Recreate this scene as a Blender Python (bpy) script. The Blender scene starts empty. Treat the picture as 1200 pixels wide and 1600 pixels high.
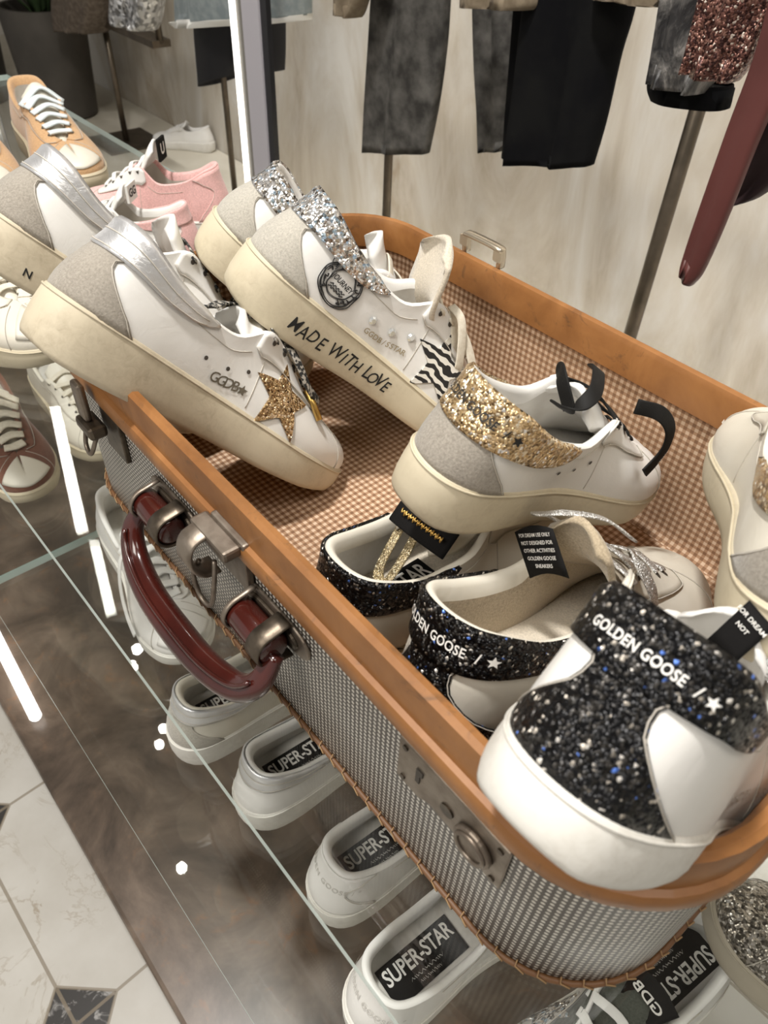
import bpy, bmesh, math, random
import numpy as np
from mathutils import Matrix, Vector
random.seed(7); rng = np.random.default_rng(7)
SC = bpy.context.scene; COL = SC.collection

# ================= camera =================
F = 1156.0                                     # focal length in pixels of the 1200x1600 frame
CR = np.array([[.63967871, .54731617, -.53968153], [.7678068, -.42226151, .48183809], [.03583104, -.72259271, -.69034477]])
CC = np.array([0, 0, 1.18])
cam = bpy.data.cameras.new('camera'); co = bpy.data.objects.new('camera', cam); COL.objects.link(co)
cam.sensor_fit = 'HORIZONTAL'; cam.sensor_width = 36; cam.lens = F*36/1200
co.matrix_world = Matrix(((CR[0, 0], -CR[0, 1], -CR[0, 2], CC[0]), (CR[1, 0], -CR[1, 1], -CR[1, 2], CC[1]), (CR[2, 0], -CR[2, 1], -CR[2, 2], CC[2]), (0, 0, 0, 1)))
cam.dof.use_dof = True; cam.dof.focus_distance = .55; cam.dof.aperture_fstop = 19
cam.clip_start = .02; SC.camera = co

# ================= light and exposure =================
W = bpy.data.worlds.new('world'); SC.world = W; W.use_nodes = True
W.node_tree.nodes['Background'].inputs[0].default_value = (1.0, .965, .915, 1)
W.node_tree.nodes['Background'].inputs[1].default_value = .55
def area(name, loc, size, power, col=(1, .95, .87), target=None, sy=None, spread=180):
    l = bpy.data.lights.new(name, 'AREA'); l.energy = power; l.color = col; l.size = size
    l.spread = math.radians(spread)
    if sy: l.shape = 'RECTANGLE'; l.size_y = sy
    o = bpy.data.objects.new(name, l); COL.objects.link(o); o.location = loc
    d = Vector(target or (loc[0], loc[1], 0))-Vector(loc)
    o.rotation_euler = d.to_track_quat('-Z', 'Y').to_euler(); return o
area('ceiling_spot_light', (-.55, .02, 2.75), 00.16, 46, col=(1, .975, .935), target=(-.35, .3, .8))
area('overhead_fill_light', (.55, .35, 2.8), 1.0, 22, target=(-.1, .3, .8))
area('overhead_fill_light', (-.35, -1.25, 2.7), 1.1, 46, target=(-.3, .25, .45))  # added fill from the front, brightens the lower shelf
ll = area('ceiling_line_light', (-3.29, .71, 2.75), 1.34, 4.5, sy=.05); ll.rotation_euler = (0, 0, math.atan2(-.36, 1.29))
area('wall_fill_light', (-.9, 1.28, 2.84), 3.6, 23, col=(1, .975, .94), target=(-.9, 1.60, .75), sy=.12, spread=48)  # added strip of light that brightens the back wall
area('low_wall_fill_light', (.2, .95, 2.84), .5, 5, col=(.97, .98, 1), target=(-.2, 1.55, .3), spread=50)  # added cool fill aimed low on the back wall
for lx, ly, e in ((-1.31, .20, .8), (-1.84, .38, .8), (-1.90, .43, .8)): dl = area('ceiling_downlight', (lx, ly, 2.75), .036, e*.6); dl.data.shape = 'DISK'
SC.view_settings.view_transform = 'Standard'; SC.view_settings.look = 'None'
SC.view_settings.exposure = -0.13; SC.view_settings.gamma = 1; SC.view_settings.use_curve_mapping = False
SC.cycles.max_bounces = 10; SC.cycles.transparent_max_bounces = 16; SC.cycles.caustics_reflective = False; SC.cycles.caustics_refractive = False
SC.cycles.sample_clamp_indirect = 6

# ================= materials =================
class G:
    def __init__(self, name):
        self.m = bpy.data.materials.new(name); self.m.use_nodes = True
        self.t = self.m.node_tree; self.n = self.t.nodes; self.n.clear()
        self.out = self.n.new('ShaderNodeOutputMaterial')
        self.b = self.n.new('ShaderNodeBsdfPrincipled'); self.t.links.new(self.b.outputs[0], self.out.inputs[0])
    def N(self, typ, ins=None, **kw):
        x = self.n.new('ShaderNode'+typ)
        for k, v in kw.items(): setattr(x, k, v)
        for k, v in (ins or {}).items(): self.S(x.inputs[k], v)
        return x
    def S(self, sock, v):
        if isinstance(v, bpy.types.NodeSocket): self.t.links.new(v, sock)
        else:
            if isinstance(v, (tuple, list)) and len(v) == 3 and sock.type == 'RGBA': v = (*v, 1)
            sock.default_value = v
    def coord(self, k='Object'): return self.N('TexCoord').outputs[k]
    def math(self, op, a, b=0.0, c=None):
        x = self.N('Math', operation=op); self.S(x.inputs[0], a); self.S(x.inputs[1], b)
        if c is not None: self.S(x.inputs[2], c)
        return x.outputs[0]
    def noise(self, scale, detail=3, rough=.55, vec=None, dist=0):
        x = self.N('TexNoise', {'Scale': scale, 'Detail': detail, 'Roughness': rough, 'Distortion': dist})
        self.t.links.new(vec or self.coord(), x.inputs['Vector']); return x
    def ramp(self, fac, stops, interp='LINEAR'):
        x = self.N('ValToRGB'); x.color_ramp.interpolation = interp; e = x.color_ramp.elements
        while len(e) < len(stops): e.new(.5)
        for i, (p, c) in enumerate(stops): e[i].position = p; e[i].color = (*c, 1) if len(c) == 3 else c
        self.S(x.inputs[0], fac); return x.outputs[0]
    def mix(self, fac, a, b, blend='MIX'):
        x = self.N('Mix', data_type='RGBA', blend_type=blend); self.S(x.inputs[0], fac); self.S(x.inputs[6], a); self.S(x.inputs[7], b); return x.outputs[2]
    def bump(self, h, strength=.3, dist=.001):
        x = self.N('Bump', {'Strength': strength, 'Distance': dist}); self.S(x.inputs['Height'], h); self.S(self.b.inputs['Normal'], x.outputs[0]); return x.outputs[0]
    def set(self, **kw):
        mp = dict(col='Base Color', rough='Roughness', metal='Metallic', spec='Specular IOR Level', coat='Coat Weight', coatr='Coat Roughness', sheen='Sheen Weight', alpha='Alpha', trans='Transmission Weight', sss='Subsurface Weight', emis='Emission Color', emiss='Emission Strength', normal='Normal', aniso='Anisotropic')
        for k, v in kw.items(): self.S(self.b.inputs[mp[k]], v)
        return self
MATS = {}
def simple(name, c, rough=.5, metal=0, c2=None, ns=40, lo=.4, hi=.65, bump=0, bs=300, bd=.0006, coord='Object', detail=3, **kw):
    if name in MATS: return MATS[name]
    g = G(name); col = c
    if c2 is not None: col = g.ramp(g.noise(ns, detail, vec=g.coord(coord)).outputs[0], [(lo, c), (hi, c2)])
    g.set(col=col, rough=rough, metal=metal, **kw)
    if bump: g.bump(g.noise(bs, 3).outputs[0], bump, bd)
    MATS[name] = g.m; return g.m
def leather(name, c, c2, rough=.42, crease=.35):
    g = G(name); n = g.noise(14, 3)
    g.set(col=g.ramp(n.outputs[0], [(.42, c), (.75, c2)]), rough=rough, spec=.4)
    f = g.noise(900, 2); w = g.noise(38, 4, dist=1.5)
    h = g.math('ADD', g.math('MULTIPLY', f.outputs[0], .12), w.outputs[0])
    g.bump(h, crease, .0012); MATS[name] = g.m; return g.m
def rubber(name, c, dirt, amount=.55):
    g = G(name); co_ = g.coord()
    a = g.noise(22, 5, .7, co_).outputs[0]; b = g.noise(160, 3, .7, co_, 1.0).outputs[0]
    f = g.math('MULTIPLY', g.ramp(a, [(.45, (0, 0, 0)), (.72, (1, 1, 1))]), g.ramp(b, [(.35, (.15, .15, .15)), (.7, (1, 1, 1))]))
    g.set(col=g.mix(g.math('MULTIPLY', f, amount), c, dirt), rough=.52, spec=.35, sss=.0)
    g.bump(g.noise(420, 3).outputs[0], .12, .0005); MATS[name] = g.m; return g.m
def suede(name, c, c2):
    g = G(name); a = g.noise(26, 4).outputs[0]; b = g.noise(700, 3, .7).outputs[0]
    col = g.mix(g.ramp(b, [(.3, (0, 0, 0)), (.7, (1, 1, 1))]), g.ramp(a, [(.35, c), (.65, c2)]), tuple(min(1, x*1.35) for x in c2))
    g.set(col=col, rough=.95, sheen=.35, spec=.1); g.bump(b, .5, .0008); MATS[name] = g.m; return g.m
def glitter(name, stops, scale, tilt=1.2, metal=.75, rough=.28, base=None):
    """packed flakes: every voronoi cell has its own colour and its own tilt"""
    g = G(name); v = g.N('TexVoronoi', {'Scale': scale, 'Randomness': 1.0}); g.t.links.new(g.coord(), v.inputs['Vector'])
    sep = g.N('SeparateColor', {0: v.outputs['Color']})
    col = g.ramp(sep.outputs[0], stops, 'CONSTANT')
    nm = g.N('NewGeometry').outputs['Normal']
    off = g.N('VectorMath', {0: v.outputs['Color'], 1: (.5, .5, .5)}, operation='SUBTRACT').outputs[0]
    sc = g.N('VectorMath', {0: off}, operation='SCALE'); sc.inputs['Scale'].default_value = tilt
    ad = g.N('VectorMath', {0: nm, 1: sc.outputs[0]}, operation='ADD').outputs[0]
    no = g.N('VectorMath', {0: ad}, operation='NORMALIZE').outputs[0]
    bp = g.N('Bump', {'Strength': .6, 'Distance': .001}); g.S(bp.inputs['Height'], g.math('SUBTRACT', 1.0, g.math('MULTIPLY', v.outputs['Distance'], 1.0))); g.S(bp.inputs['Normal'], no)
    g.set(col=col, rough=rough, metal=metal, normal=bp.outputs[0]); MATS[name] = g.m; return g.m

WHITE = leather('white_leather', (.80, .785, .755), (.74, .72, .68))
IVORY = leather('ivory_leather', (.74, .70, .61), (.66, .61, .51))
SOLE = rubber('cream_rubber', (.56, .49, .365), (.31, .25, .17), .75)
SOLEW = rubber('white_rubber', (.72, .70, .65), (.48, .44, .38), .7)
SOLEY = rubber('yellowed_rubber', (.60, .53, .39), (.38, .31, .21), .6)
SUEDE = suede('grey_beige_suede', (.225, .20, .168), (.285, .258, .220))
SUEDEL = suede('pale_grey_suede', (.33, .31, .268), (.39, .365, .318))
LINING = suede('cream_terry_lining', (.47, .415, .325), (.56, .50, .41))
LININGW = simple('white_lining', (.74, .72, .68), .8, c2=(.66, .63, .58), ns=60, bump=.2)
FUR = suede('sand_shearling', (.25, .195, .125), (.40, .33, .235))
g_ = G('silver_foil_leather'); w_ = g_.noise(60, 5, .65, dist=1.2)
g_.set(col=g_.ramp(g_.noise(25, 3).outputs[0], [(.35, (.66, .655, .65)), (.65, (.80, .80, .82))]), metal=.72, rough=.36); g_.bump(w_.outputs[0], .55, .0016); SILVER = g_.m
GSILV = glitter('silver_glitter', [(0, (.30, .27, .24)), (.14, (.78, .75, .72)), (.52, (.9, .9, .9)), (.76, (.55, .70, .85)), (.88, (.62, .55, .47))], 420, 1.3, .8, .2)
GGOLD = glitter('gold_glitter', [(0, (.30, .20, .10)), (.15, (.62, .43, .22)), (.5, (.78, .58, .34)), (.8, (.92, .80, .6)), (.95, (.95, .93, .9))], 620, 1.3, .7, .22)
GSTAR = glitter('copper_glitter', [(0, (.20, .12, .06)), (.2, (.42, .28, .14)), (.6, (.58, .41, .22)), (.9, (.9, .75, .55))], 640, 1.2, .7, .25)
GBLACK = glitter('black_glitter', [(0, (.004, .004, .005)), (.62, (.02, .018, .016)), (.86, (.06, .055, .05)), (.945, (.55, .50, .43)), (.975, (.9, .86, .8)), (.99, (.12, .25, .75))], 700, 1.25, .45, .32)
GGREY = glitter('grey_glitter', [(0, (.14, .125, .105)), (.35, (.30, .27, .23)), (.75, (.45, .41, .36)), (.93, (.8, .76, .7))], 420, 1.2, .7, .25)
LSILV = glitter('silver_thread', [(0, (.5, .49, .47)), (.4, (.75, .74, .72)), (.85, (.95, .95, .95))], 1300, .9, .7, .35)
LGOLD = glitter('gold_thread', [(0, (.36, .28, .15)), (.4, (.62, .50, .30)), (.85, (.9, .8, .58))], 1300, .9, .7, .35)
LCREAM = simple('cream_cotton_lace', (.74, .69, .58), .9, c2=(.66, .60, .49), ns=300, bump=.5, bs=1500)
LWHITE = simple('white_cotton_lace', (.80, .79, .76), .9, bump=.5, bs=1500)
LBLUE = simple('pale_blue_lace', (.70, .76, .78), .9, bump=.5, bs=1500)
LBLACK = simple('black_satin_lace', (.008, .0075, .007), .6, bump=.3, bs=1500, spec=.2)
LLEO = simple('mottled_black_and_grey_lace', (.02, .02, .02), .8, c2=(.42, .39, .34), ns=330, lo=.5, hi=.56)
BLACK = simple('black_label_cloth', (.008, .0075, .0075), .75, bump=.2, bs=900, spec=.15)
INKB = simple('black_ink', (.01, .01, .01), .6)
INKW = simple('white_print', (.82, .80, .76), .6)
INKG = simple('gold_stamp', (.40, .33, .21), .5, .3)
INKD = simple('dark_stamp', (.13, .11, .08), .5)
INKPALE = simple('pale_grey_stamp', (.55, .53, .49), .6)
THREAD = simple('grey_seam', (.52, .48, .42), .8)
GOLDM = simple('gold_metal', (.62, .40, .12), .3, .95)
CRYST = simple('clear_crystal', (.80, .82, .82), .08, .75)
HOLE = simple('eyelet_hole', (.06, .05, .04), .7)
gz = G('zebra_hair'); wz = gz.N('TexWave', {'Scale': 46, 'Distortion': 7, 'Detail': 2, 'Detail Scale': 1.4}, bands_direction='Z'); gz.t.links.new(gz.coord(), wz.inputs['Vector'])
gz.set(col=gz.ramp(wz.outputs[1], [(.48, (.015, .013, .012)), (.56, (.72, .69, .62))]), rough=.8); ZEBRA = gz.m

# ================= mesh helpers =================
def tag(o, label=None, cat=None, group=None, kind=None):
    if label: o['label'] = label
    if cat: o['category'] = cat
    if group: o['group'] = group
    if kind: o['kind'] = kind
    return o
def mk(name, V, Fc, m=None, parent=None, smooth=True, uv=None, weld=0, recalc=False):
    me = bpy.data.meshes.new(name); me.from_pydata([tuple(map(float, v)) for v in V], [], [tuple(f) for f in Fc])
    if uv is not None:
        l = me.uv_layers.new(name='UVMap')
        vi = np.empty(len(me.loops), int); me.loops.foreach_get('vertex_index', vi)
        l.data.foreach_set('uv', np.asarray(uv, float)[vi].ravel())
    if weld or recalc:
        b = bmesh.new(); b.from_mesh(me)
        if weld: bmesh.ops.remove_doubles(b, verts=b.verts, dist=weld)
        if recalc: bmesh.ops.recalc_face_normals(b, faces=b.faces)
        b.to_mesh(me); b.free()
    if smooth: me.polygons.foreach_set('use_smooth', [True]*len(me.polygons))
    ob = bpy.data.objects.new(name, me); COL.objects.link(ob)
    if m: me.materials.append(m)
    if parent: ob.parent = parent
    return ob
def autosmooth(ob, deg=40):
    me = ob.data; b = bmesh.new(); b.from_mesh(me)
    for e in b.edges:
        if len(e.link_faces) == 2 and e.calc_face_angle(0) > math.radians(deg): e.smooth = False
    b.to_mesh(me); b.free(); return ob
def empty(name, parent=None, loc=(0, 0, 0), rot=(0, 0, 0)):
    o = bpy.data.objects.new(name, None); COL.objects.link(o); o.empty_display_size = .02
    o.location = loc; o.rotation_euler = rot
    if parent: o.parent = parent
    return o
def grid(P, closeu=False, closev=False, flip=False):
    """P[nu][nv][3] -> verts, faces"""
    P = np.asarray(P, float); nu, nv = P.shape[:2]; Fc = []
    for i in range(nu if closeu else nu-1):
        for j in range(nv if closev else nv-1):
            a, b, c, d = i*nv+j, ((i+1) % nu)*nv+j, ((i+1) % nu)*nv+(j+1) % nv, i*nv+(j+1) % nv
            Fc.append((a, d, c, b) if flip else (a, b, c, d))
    return P.reshape(-1, 3), Fc
def slab(P, off):
    """closed thin sheet: grid P and its copy moved by off (same shape or vector)"""
    P = np.asarray(P, float); Q = P+off; nu, nv = P.shape[:2]
    V, A = grid(P); _, B = grid(Q, flip=True); n = nu*nv
    Fc = A+[tuple(x+n for x in f) for f in B]
    idx = [i*nv for i in range(nu)]+[(nu-1)*nv+j for j in range(1, nv)]+[i*nv+nv-1 for i in range(nu-2, -1, -1)]+[j for j in range(nv-2, 0, -1)]
    for k in range(len(idx)):
        a, b = idx[k], idx[(k+1) % len(idx)]; Fc.append((b, a, a+n, b+n))
    return np.vstack([V, Q.reshape(-1, 3)]), Fc
def crom(pts, n):
    """smooth path through points"""
    p = np.asarray(pts, float); p = np.vstack([2*p[0]-p[1], p, 2*p[-1]-p[-2]]); m = len(p)-3
    u = np.linspace(0, m, n); i = np.minimum(u.astype(int), m-1); f = (u-i)[:, None]
    a, b, c, d = p[i], p[i+1], p[i+2], p[i+3]
    return .5*((2*b)+(-a+c)*f+(2*a-5*b+4*c-d)*f*f+(-a+3*b-3*c+d)*f**3)
def frames(path, up):
    T = np.gradient(path, axis=0); T /= np.maximum(np.linalg.norm(T, axis=1, keepdims=True), 1e-9)
    U = np.asarray(up, float); U = np.broadcast_to(U, T.shape).copy()
    U -= T*(U*T).sum(1, keepdims=True); l = np.linalg.norm(U, axis=1, keepdims=True); U /= np.maximum(l, 1e-6)
    return T, U, np.cross(T, U)
def sweep(path, prof, up=(0, 0, 1), closed=False, scale=None):
    """prof: list of (side, up) metres"""
    path = np.asarray(path, float)
    if closed:
        ext = np.vstack([path[-2:], path, path[:2]]); T, U, S = frames(ext, up); T, U, S = T[2:-2], U[2:-2], S[2:-2]
    else: T, U, S = frames(path, up)
    pr = np.asarray(prof, float); sc = np.ones(len(path)) if scale is None else np.asarray(scale)
    P = path[:, None]+S[:, None]*(pr[:, 0]*sc[:, None])[..., None]+U[:, None]*(pr[:, 1]*sc[:, None])[..., None]
    V, Fc = grid(P, closeu=closed, closev=True)
    if not closed:
        n = len(pr); Fc += [tuple(range(n)), tuple(len(V)-1-k for k in range(n))]
    return V, Fc
def circ(r, n=10, ry=None): return [(r*math.cos(2*math.pi*k/n), (ry or r)*math.sin(2*math.pi*k/n)) for k in range(n)]
def rrect(w, h, r, n=4):
    o = []
    for cx, cy, a in ((w/2-r, h/2-r, 0), (-w/2+r, h/2-r, 90), (-w/2+r, -h/2+r, 180), (w/2-r, -h/2+r, 270)):
        for k in range(n+1): t = math.radians(a+90*k/n); o.append((cx+r*math.cos(t), cy+r*math.sin(t)))
    return o
def tube(name, pts, r, m, parent=None, n=None, up=(0, 0, 1), prof=None, closed=False, scale=None, sm=True):
    p = crom(pts, n) if n else np.asarray(pts, float)
    V, Fc = sweep(p, prof or circ(r), up, closed, scale); return mk(name, V, Fc, m, parent, sm, recalc=True)
def ribbon(name, pts, w, th, m, parent=None, n=24, up=(0, 0, 1)):
    return tube(name, pts, 0, m, parent, n, up, prof=rrect(w, th, th*.45, 2))
def join(parts):
    V = []; Fc = []; k = 0
    for v, f in parts:
        V.append(np.asarray(v, float)); Fc += [tuple(i+k for i in q) for q in f]; k += len(v)
    return np.vstack(V), Fc
def box(cx, cy, cz, sx, sy, sz):
    V = [(cx+a*sx/2, cy+b*sy/2, cz+c*sz/2) for a in (-1, 1) for b in (-1, 1) for c in (-1, 1)]
    return V, [(0, 1, 3, 2), (4, 6, 7, 5), (0, 4, 5, 1), (2, 3, 7, 6), (0, 2, 6, 4), (1, 5, 7, 3)]
def bevel(ob, w, seg=2):
    md = ob.modifiers.new('bevel', 'BEVEL'); md.width = w; md.segments = seg; md.limit_method = 'ANGLE'; md.angle_limit = math.radians(35); return ob
def prism(poly, h, z0=0):
    """poly in xy, extruded in z"""
    n = len(poly); V = [(x, y, z0) for x, y in poly]+[(x, y, z0+h) for x, y in poly]
    return V, [tuple(range(n))[::-1], tuple(range(n, 2*n))]+[(i, (i+1) % n, (i+1) % n+n, i+n) for i in range(n)]
_tc = {}
def text_flat(s, size=1.0, bold=0.0, shear=0.0, space=1.0, align='CENTER'):
    """2-D mesh of a line of lettering: verts (n,2), faces"""
    k = (s, bold, shear, space, align)
    if k not in _tc:
        c = bpy.data.curves.new('t', 'FONT'); c.body = s; c.size = 1; c.offset = bold; c.shear = shear; c.space_character = space
        c.align_x = align; c.align_y = 'CENTER'; c.resolution_u = 3; c.fill_mode = 'FRONT'; c.dimensions = '2D'
        o = bpy.data.objects.new('t', c); COL.objects.link(o)
        dg = bpy.context.evaluated_depsgraph_get(); me = bpy.data.meshes.new_from_object(o.evaluated_get(dg))
        V = np.array([v.co[:2] for v in me.vertices]).reshape(-1, 2); Fc = [tuple(p.vertices) for p in me.polygons]
        bpy.data.objects.remove(o); bpy.data.curves.remove(c); bpy.data.meshes.remove(me); _tc[k] = (V, Fc)
    V, Fc = _tc[k]; return V*size, Fc
def star_poly(r, inner=.42, n=5, rot=90):
    return [((r if k % 2 == 0 else r*inner)*math.cos(math.radians(rot+36*k)), (r if k % 2 == 0 else r*inner)*math.sin(math.radians(rot+36*k))) for k in range(2*n)]
def fan_star(r, rings=6, inner=.42, rot=90):
    ol = np.array(star_poly(r, inner, rot=rot)); seg = []
    for i in range(10):
        for k in range(5): seg.append(ol[i]*(1-k/5)+ol[(i+1) % 10]*k/5)
    seg = np.array(seg); n = len(seg); V = [np.zeros((1, 2))]+[seg*(j/rings) for j in range(1, rings+1)]
    Fc = [(0, 1+k, 1+(k+1) % n) for k in range(n)]
    for j in range(rings-1):
        for k in range(n): Fc.append((1+j*n+k, 1+(j+1)*n+k, 1+(j+1)*n+(k+1) % n, 1+j*n+(k+1) % n))
    return np.vstack(V), Fc
def at(px, py, y=None, z=None):
    """the point of the place seen at a pixel of the photograph, on the plane y or z"""
    d = CR @ np.array([px-600, py-800, F]); t = ((y-CC[1])/d[1]) if y is not None else ((z-CC[2])/d[2]); return CC+t*d
# ---------- sneaker geometry (metres; x heel->toe, y to the wearer's left, z up) ----------
KN = np.array([  # Bx, By, Tx, Ty, Tz, flatness of the top tangent
 (.000,.0000,.0190,.0000,.0940,0),(.0055,.0180,.0225,.0150,.0935,0),(.022,.0305,.0340,.0240,.0905,0),
 (.050,.0345,.0590,.0285,.0800,0),(.080,.0340,.0860,.0290,.0740,0),(.108,.0330,.1120,.0290,.0735,0),
 (.130,.0345,.1330,.0265,.0880,.1),(.153,.0385,.1510,.0200,.0855,.35),(.176,.0435,.1710,.0160,.0765,.5),
 (.200,.0465,.1900,.0130,.0665,.65),(.222,.0455,.2060,.0085,.0590,.8),(.243,.0390,.216,.0,.0555,1),
 (.259,.0300,.227,.0,.0535,1),(.270,.0170,.238,.0,.0505,1),(.275,.0,.248,.0,.0470,1)])
NK = len(KN)
def spl(K, s):
    """Catmull-Rom through the knots, mirrored at both ends"""
    s = np.clip(np.asarray(s, float), 0, 1)*(NK-1)
    i = np.minimum(s.astype(int), NK-2); f = (s-i)[..., None]
    m = np.array([1, -1, 1, -1, 1, 1.0])
    E = np.vstack([K[1]*m, K, K[-2]*m])
    p0, p1, p2, p3 = E[i], E[i+1], E[i+2], E[i+3]
    return .5*((2*p1)+(-p0+p2)*f+(2*p0-5*p1+4*p2-p3)*f*f+(-p0+3*p1-3*p2+p3)*f**3)
def sole_top(x):  return np.interp(x, [0, .05, .12, .2, .25, .275], [.0390, .0370, .0325, .0275, .0262, .0285])
def sole_bot(x):  return np.interp(x, [0, .01, .04, .18, .225, .255, .275], [.0035, .001, 0, 0, .0015, .0050, .0100])
class Shoe:
    def __init__(self, hand=1, S=1.0, hi=1.0, cw=1.0, sk=1.0, bw=1.0):
        self.bw = bw; self.sk = sk; self.h = hand; self.S = S; self.hi = hi; self.cw = cw
    def st(self, x): return sole_top(x)*self.sk
    def bend(self, P):
        """banana of the last: the toe swings to the inner side; hand=+1 is a right shoe"""
        P = np.array(P, float); x = P[..., 0]
        P[..., 1] += self.h*(.009*np.clip((x-.10)/.17, 0, 1.1)**1.6 - .002)
        return P*self.S
    def B(self, s, inset=0.0):
        a = np.abs(s); k = spl(KN, a); sg = np.where(np.asarray(s) < 0, -1, 1)
        x = k[..., 0]; y = np.maximum(k[..., 1], 0)*sg*(1+(self.bw-1)*np.clip((a*14-2)/2, 0, 1)*np.clip((10-a*14)/3, 0, 1))
        return np.stack([x, y], -1)
    def raw(self, s, t):
        s, t = np.broadcast_arrays(np.asarray(s, float), np.asarray(t, float))
        k = spl(KN, np.abs(s)); sg = np.where(s < 0, -1., 1.)
        bx = k[..., 0]; by = np.maximum(k[..., 1], 0)*(1+(self.bw-1)*np.clip((np.abs(s)*14-2)/2, 0, 1)*np.clip((10-np.abs(s)*14)/3, 0, 1))
        sc = 1-.0022/np.maximum(np.hypot(bx-.13, by), .02)
        bx = .13+(bx-.13)*sc; by = by*sc
        ty = np.maximum(k[..., 3], 0); ty = ty*(1+(self.cw-1)*np.clip((7-np.abs(s)*14)/2, 0, 1)); tz = k[..., 4]
        tz = self.st(bx)+(tz-self.st(bx))*self.hi
        b = np.stack([bx, by, self.st(bx)-.001], -1); T = np.stack([k[..., 2], ty, tz], -1)
        w = np.clip(k[..., 5], 0, 1)[..., None]
        up = np.array([0, 0, 1.0]); d = T-b; dz = d[..., 2:3]
        dxy = d*np.array([1, 1, 0])
        c1 = b+up*dz*(.38+.22*w)-dxy*.10
        c2 = T+(1-w)*(-.36*dz*up-.12*dxy)+w*(-.55*dxy+.0*up)
        t = t[..., None]; u = 1-t
        P = b*u**3+3*c1*u*u*t+3*c2*u*t*t+T*t**3
        P = P*np.stack([np.ones_like(sg), sg, np.ones_like(sg)], -1)
        return P
    def P(self, s, t, off=0.0):
        p = self.bend(self.raw(s, t))
        if np.any(off): p = p+self.N(s, t)*np.asarray(off)[..., None]
        return p
    def N(self, s, t):
        s, t = np.broadcast_arrays(np.asarray(s, float), np.asarray(t, float)); e = .004
        ds = self.bend(self.raw(s+e, t))-self.bend(self.raw(s-e, t))
        dt = self.bend(self.raw(s, np.clip(t+e, 0, 1)))-self.bend(self.raw(s, np.clip(t-e, 0, 1)))
        n = np.cross(dt, ds); l = np.linalg.norm(n, axis=-1, keepdims=True)
        return n/np.maximum(l, 1e-12)
    def chart(self, s0, t0, a, b, off=0.0, rot=0.0):
        """metres (a along the shoe's perimeter, b upward) around (s0,t0) -> surface points"""
        a = np.asarray(a, float); b = np.asarray(b, float)
        c, q = math.cos(rot), math.sin(rot); a, b = a*c-b*q, a*q+b*c
        e = .01
        s = np.full(a.shape, float(s0)); n = 12
        for i in range(n):
            tt = np.clip(t0, .02, .98)
            L = np.linalg.norm(self.P(s+e, tt)-self.P(s-e, tt), axis=-1)/(2*e)
            s = s+a/n/np.maximum(L, .02)
        Ht = np.linalg.norm(self.P(s, min(t0+.05, 1))-self.P(s, max(t0-.05, 0)), axis=-1)/(min(t0+.05, 1)-max(t0-.05, 0))
        t = np.clip(t0+b/np.maximum(Ht, .01), 0.0, 1.0)
        return self.P(s, t, off)
def K(k): return k/14.0
BND = ([0, .15, .3, .45, .56, .64, .74, 1], [2.85, 2.6, 2.2, 1.75, 1.45, 1.5, 2.1, 2.8])       # heel patch, front edge (knots) by height
TABB = ([0, 2.0, 3.0, 3.7, 4.1, 4.35], [.63, .66, .70, .77, .87, .985])    # heel tab, lower edge (height) by knots
THROAT = 10.15
def patch(sh, ss, tt, th, name, m, parent, smooth=True):
    """slab lying on the upper: ss,tt grids"""
    ss = np.asarray(ss, float); tt = np.asarray(tt, float)
    o = sh.P(ss, tt, np.full(ss.shape, th)); i = sh.P(ss, tt, np.full(ss.shape, .0001))
    V, Fc = slab(o, i-o); return mk(name, V, Fc, m, parent, smooth, recalc=True)
def on_chart(name, flat, sh, s0, t0, m, parent, off=.0012, rot=0.0):
    V, Fc = flat; P = sh.chart(s0, t0, V[:, 0], V[:, 1], np.full(len(V), off), rot); return mk(name, P, Fc, m, parent, False)
def sole_pt(sh, s, z, off=0.0):
    s = np.asarray(s, float); b = sh.B(s); zt = sh.st(b[..., 0]); zb = sole_bot(b[..., 0]); c = np.array([.13, 0])
    d = b-c; d /= np.maximum(np.linalg.norm(d, axis=-1, keepdims=True), 1e-6)
    u = (z-zb)/(zt-zb); bulge = .0015*np.sin(np.clip(u, 0, 1)*math.pi)
    q = b+d*(bulge+off)[..., None] if np.ndim(u) else b+d*(bulge+off)
    return sh.bend(np.concatenate([q, np.asarray(z, float)[..., None]], -1))
def on_sole(name, flat, sh, s0, z0, m, parent, off=.0006):
    V, Fc = flat; s = np.full(len(V), float(s0)); e = .01
    for i in range(16):
        L = np.linalg.norm(sole_pt(sh, s+e, np.full(len(V), z0))-sole_pt(sh, s-e, np.full(len(V), z0)), axis=-1)/(2*e); s = s+V[:, 0]/16/np.maximum(L, .02)
    return mk(name, sole_pt(sh, s, z0+V[:, 1], np.full(len(V), off)), Fc, m, parent, False)

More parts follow.
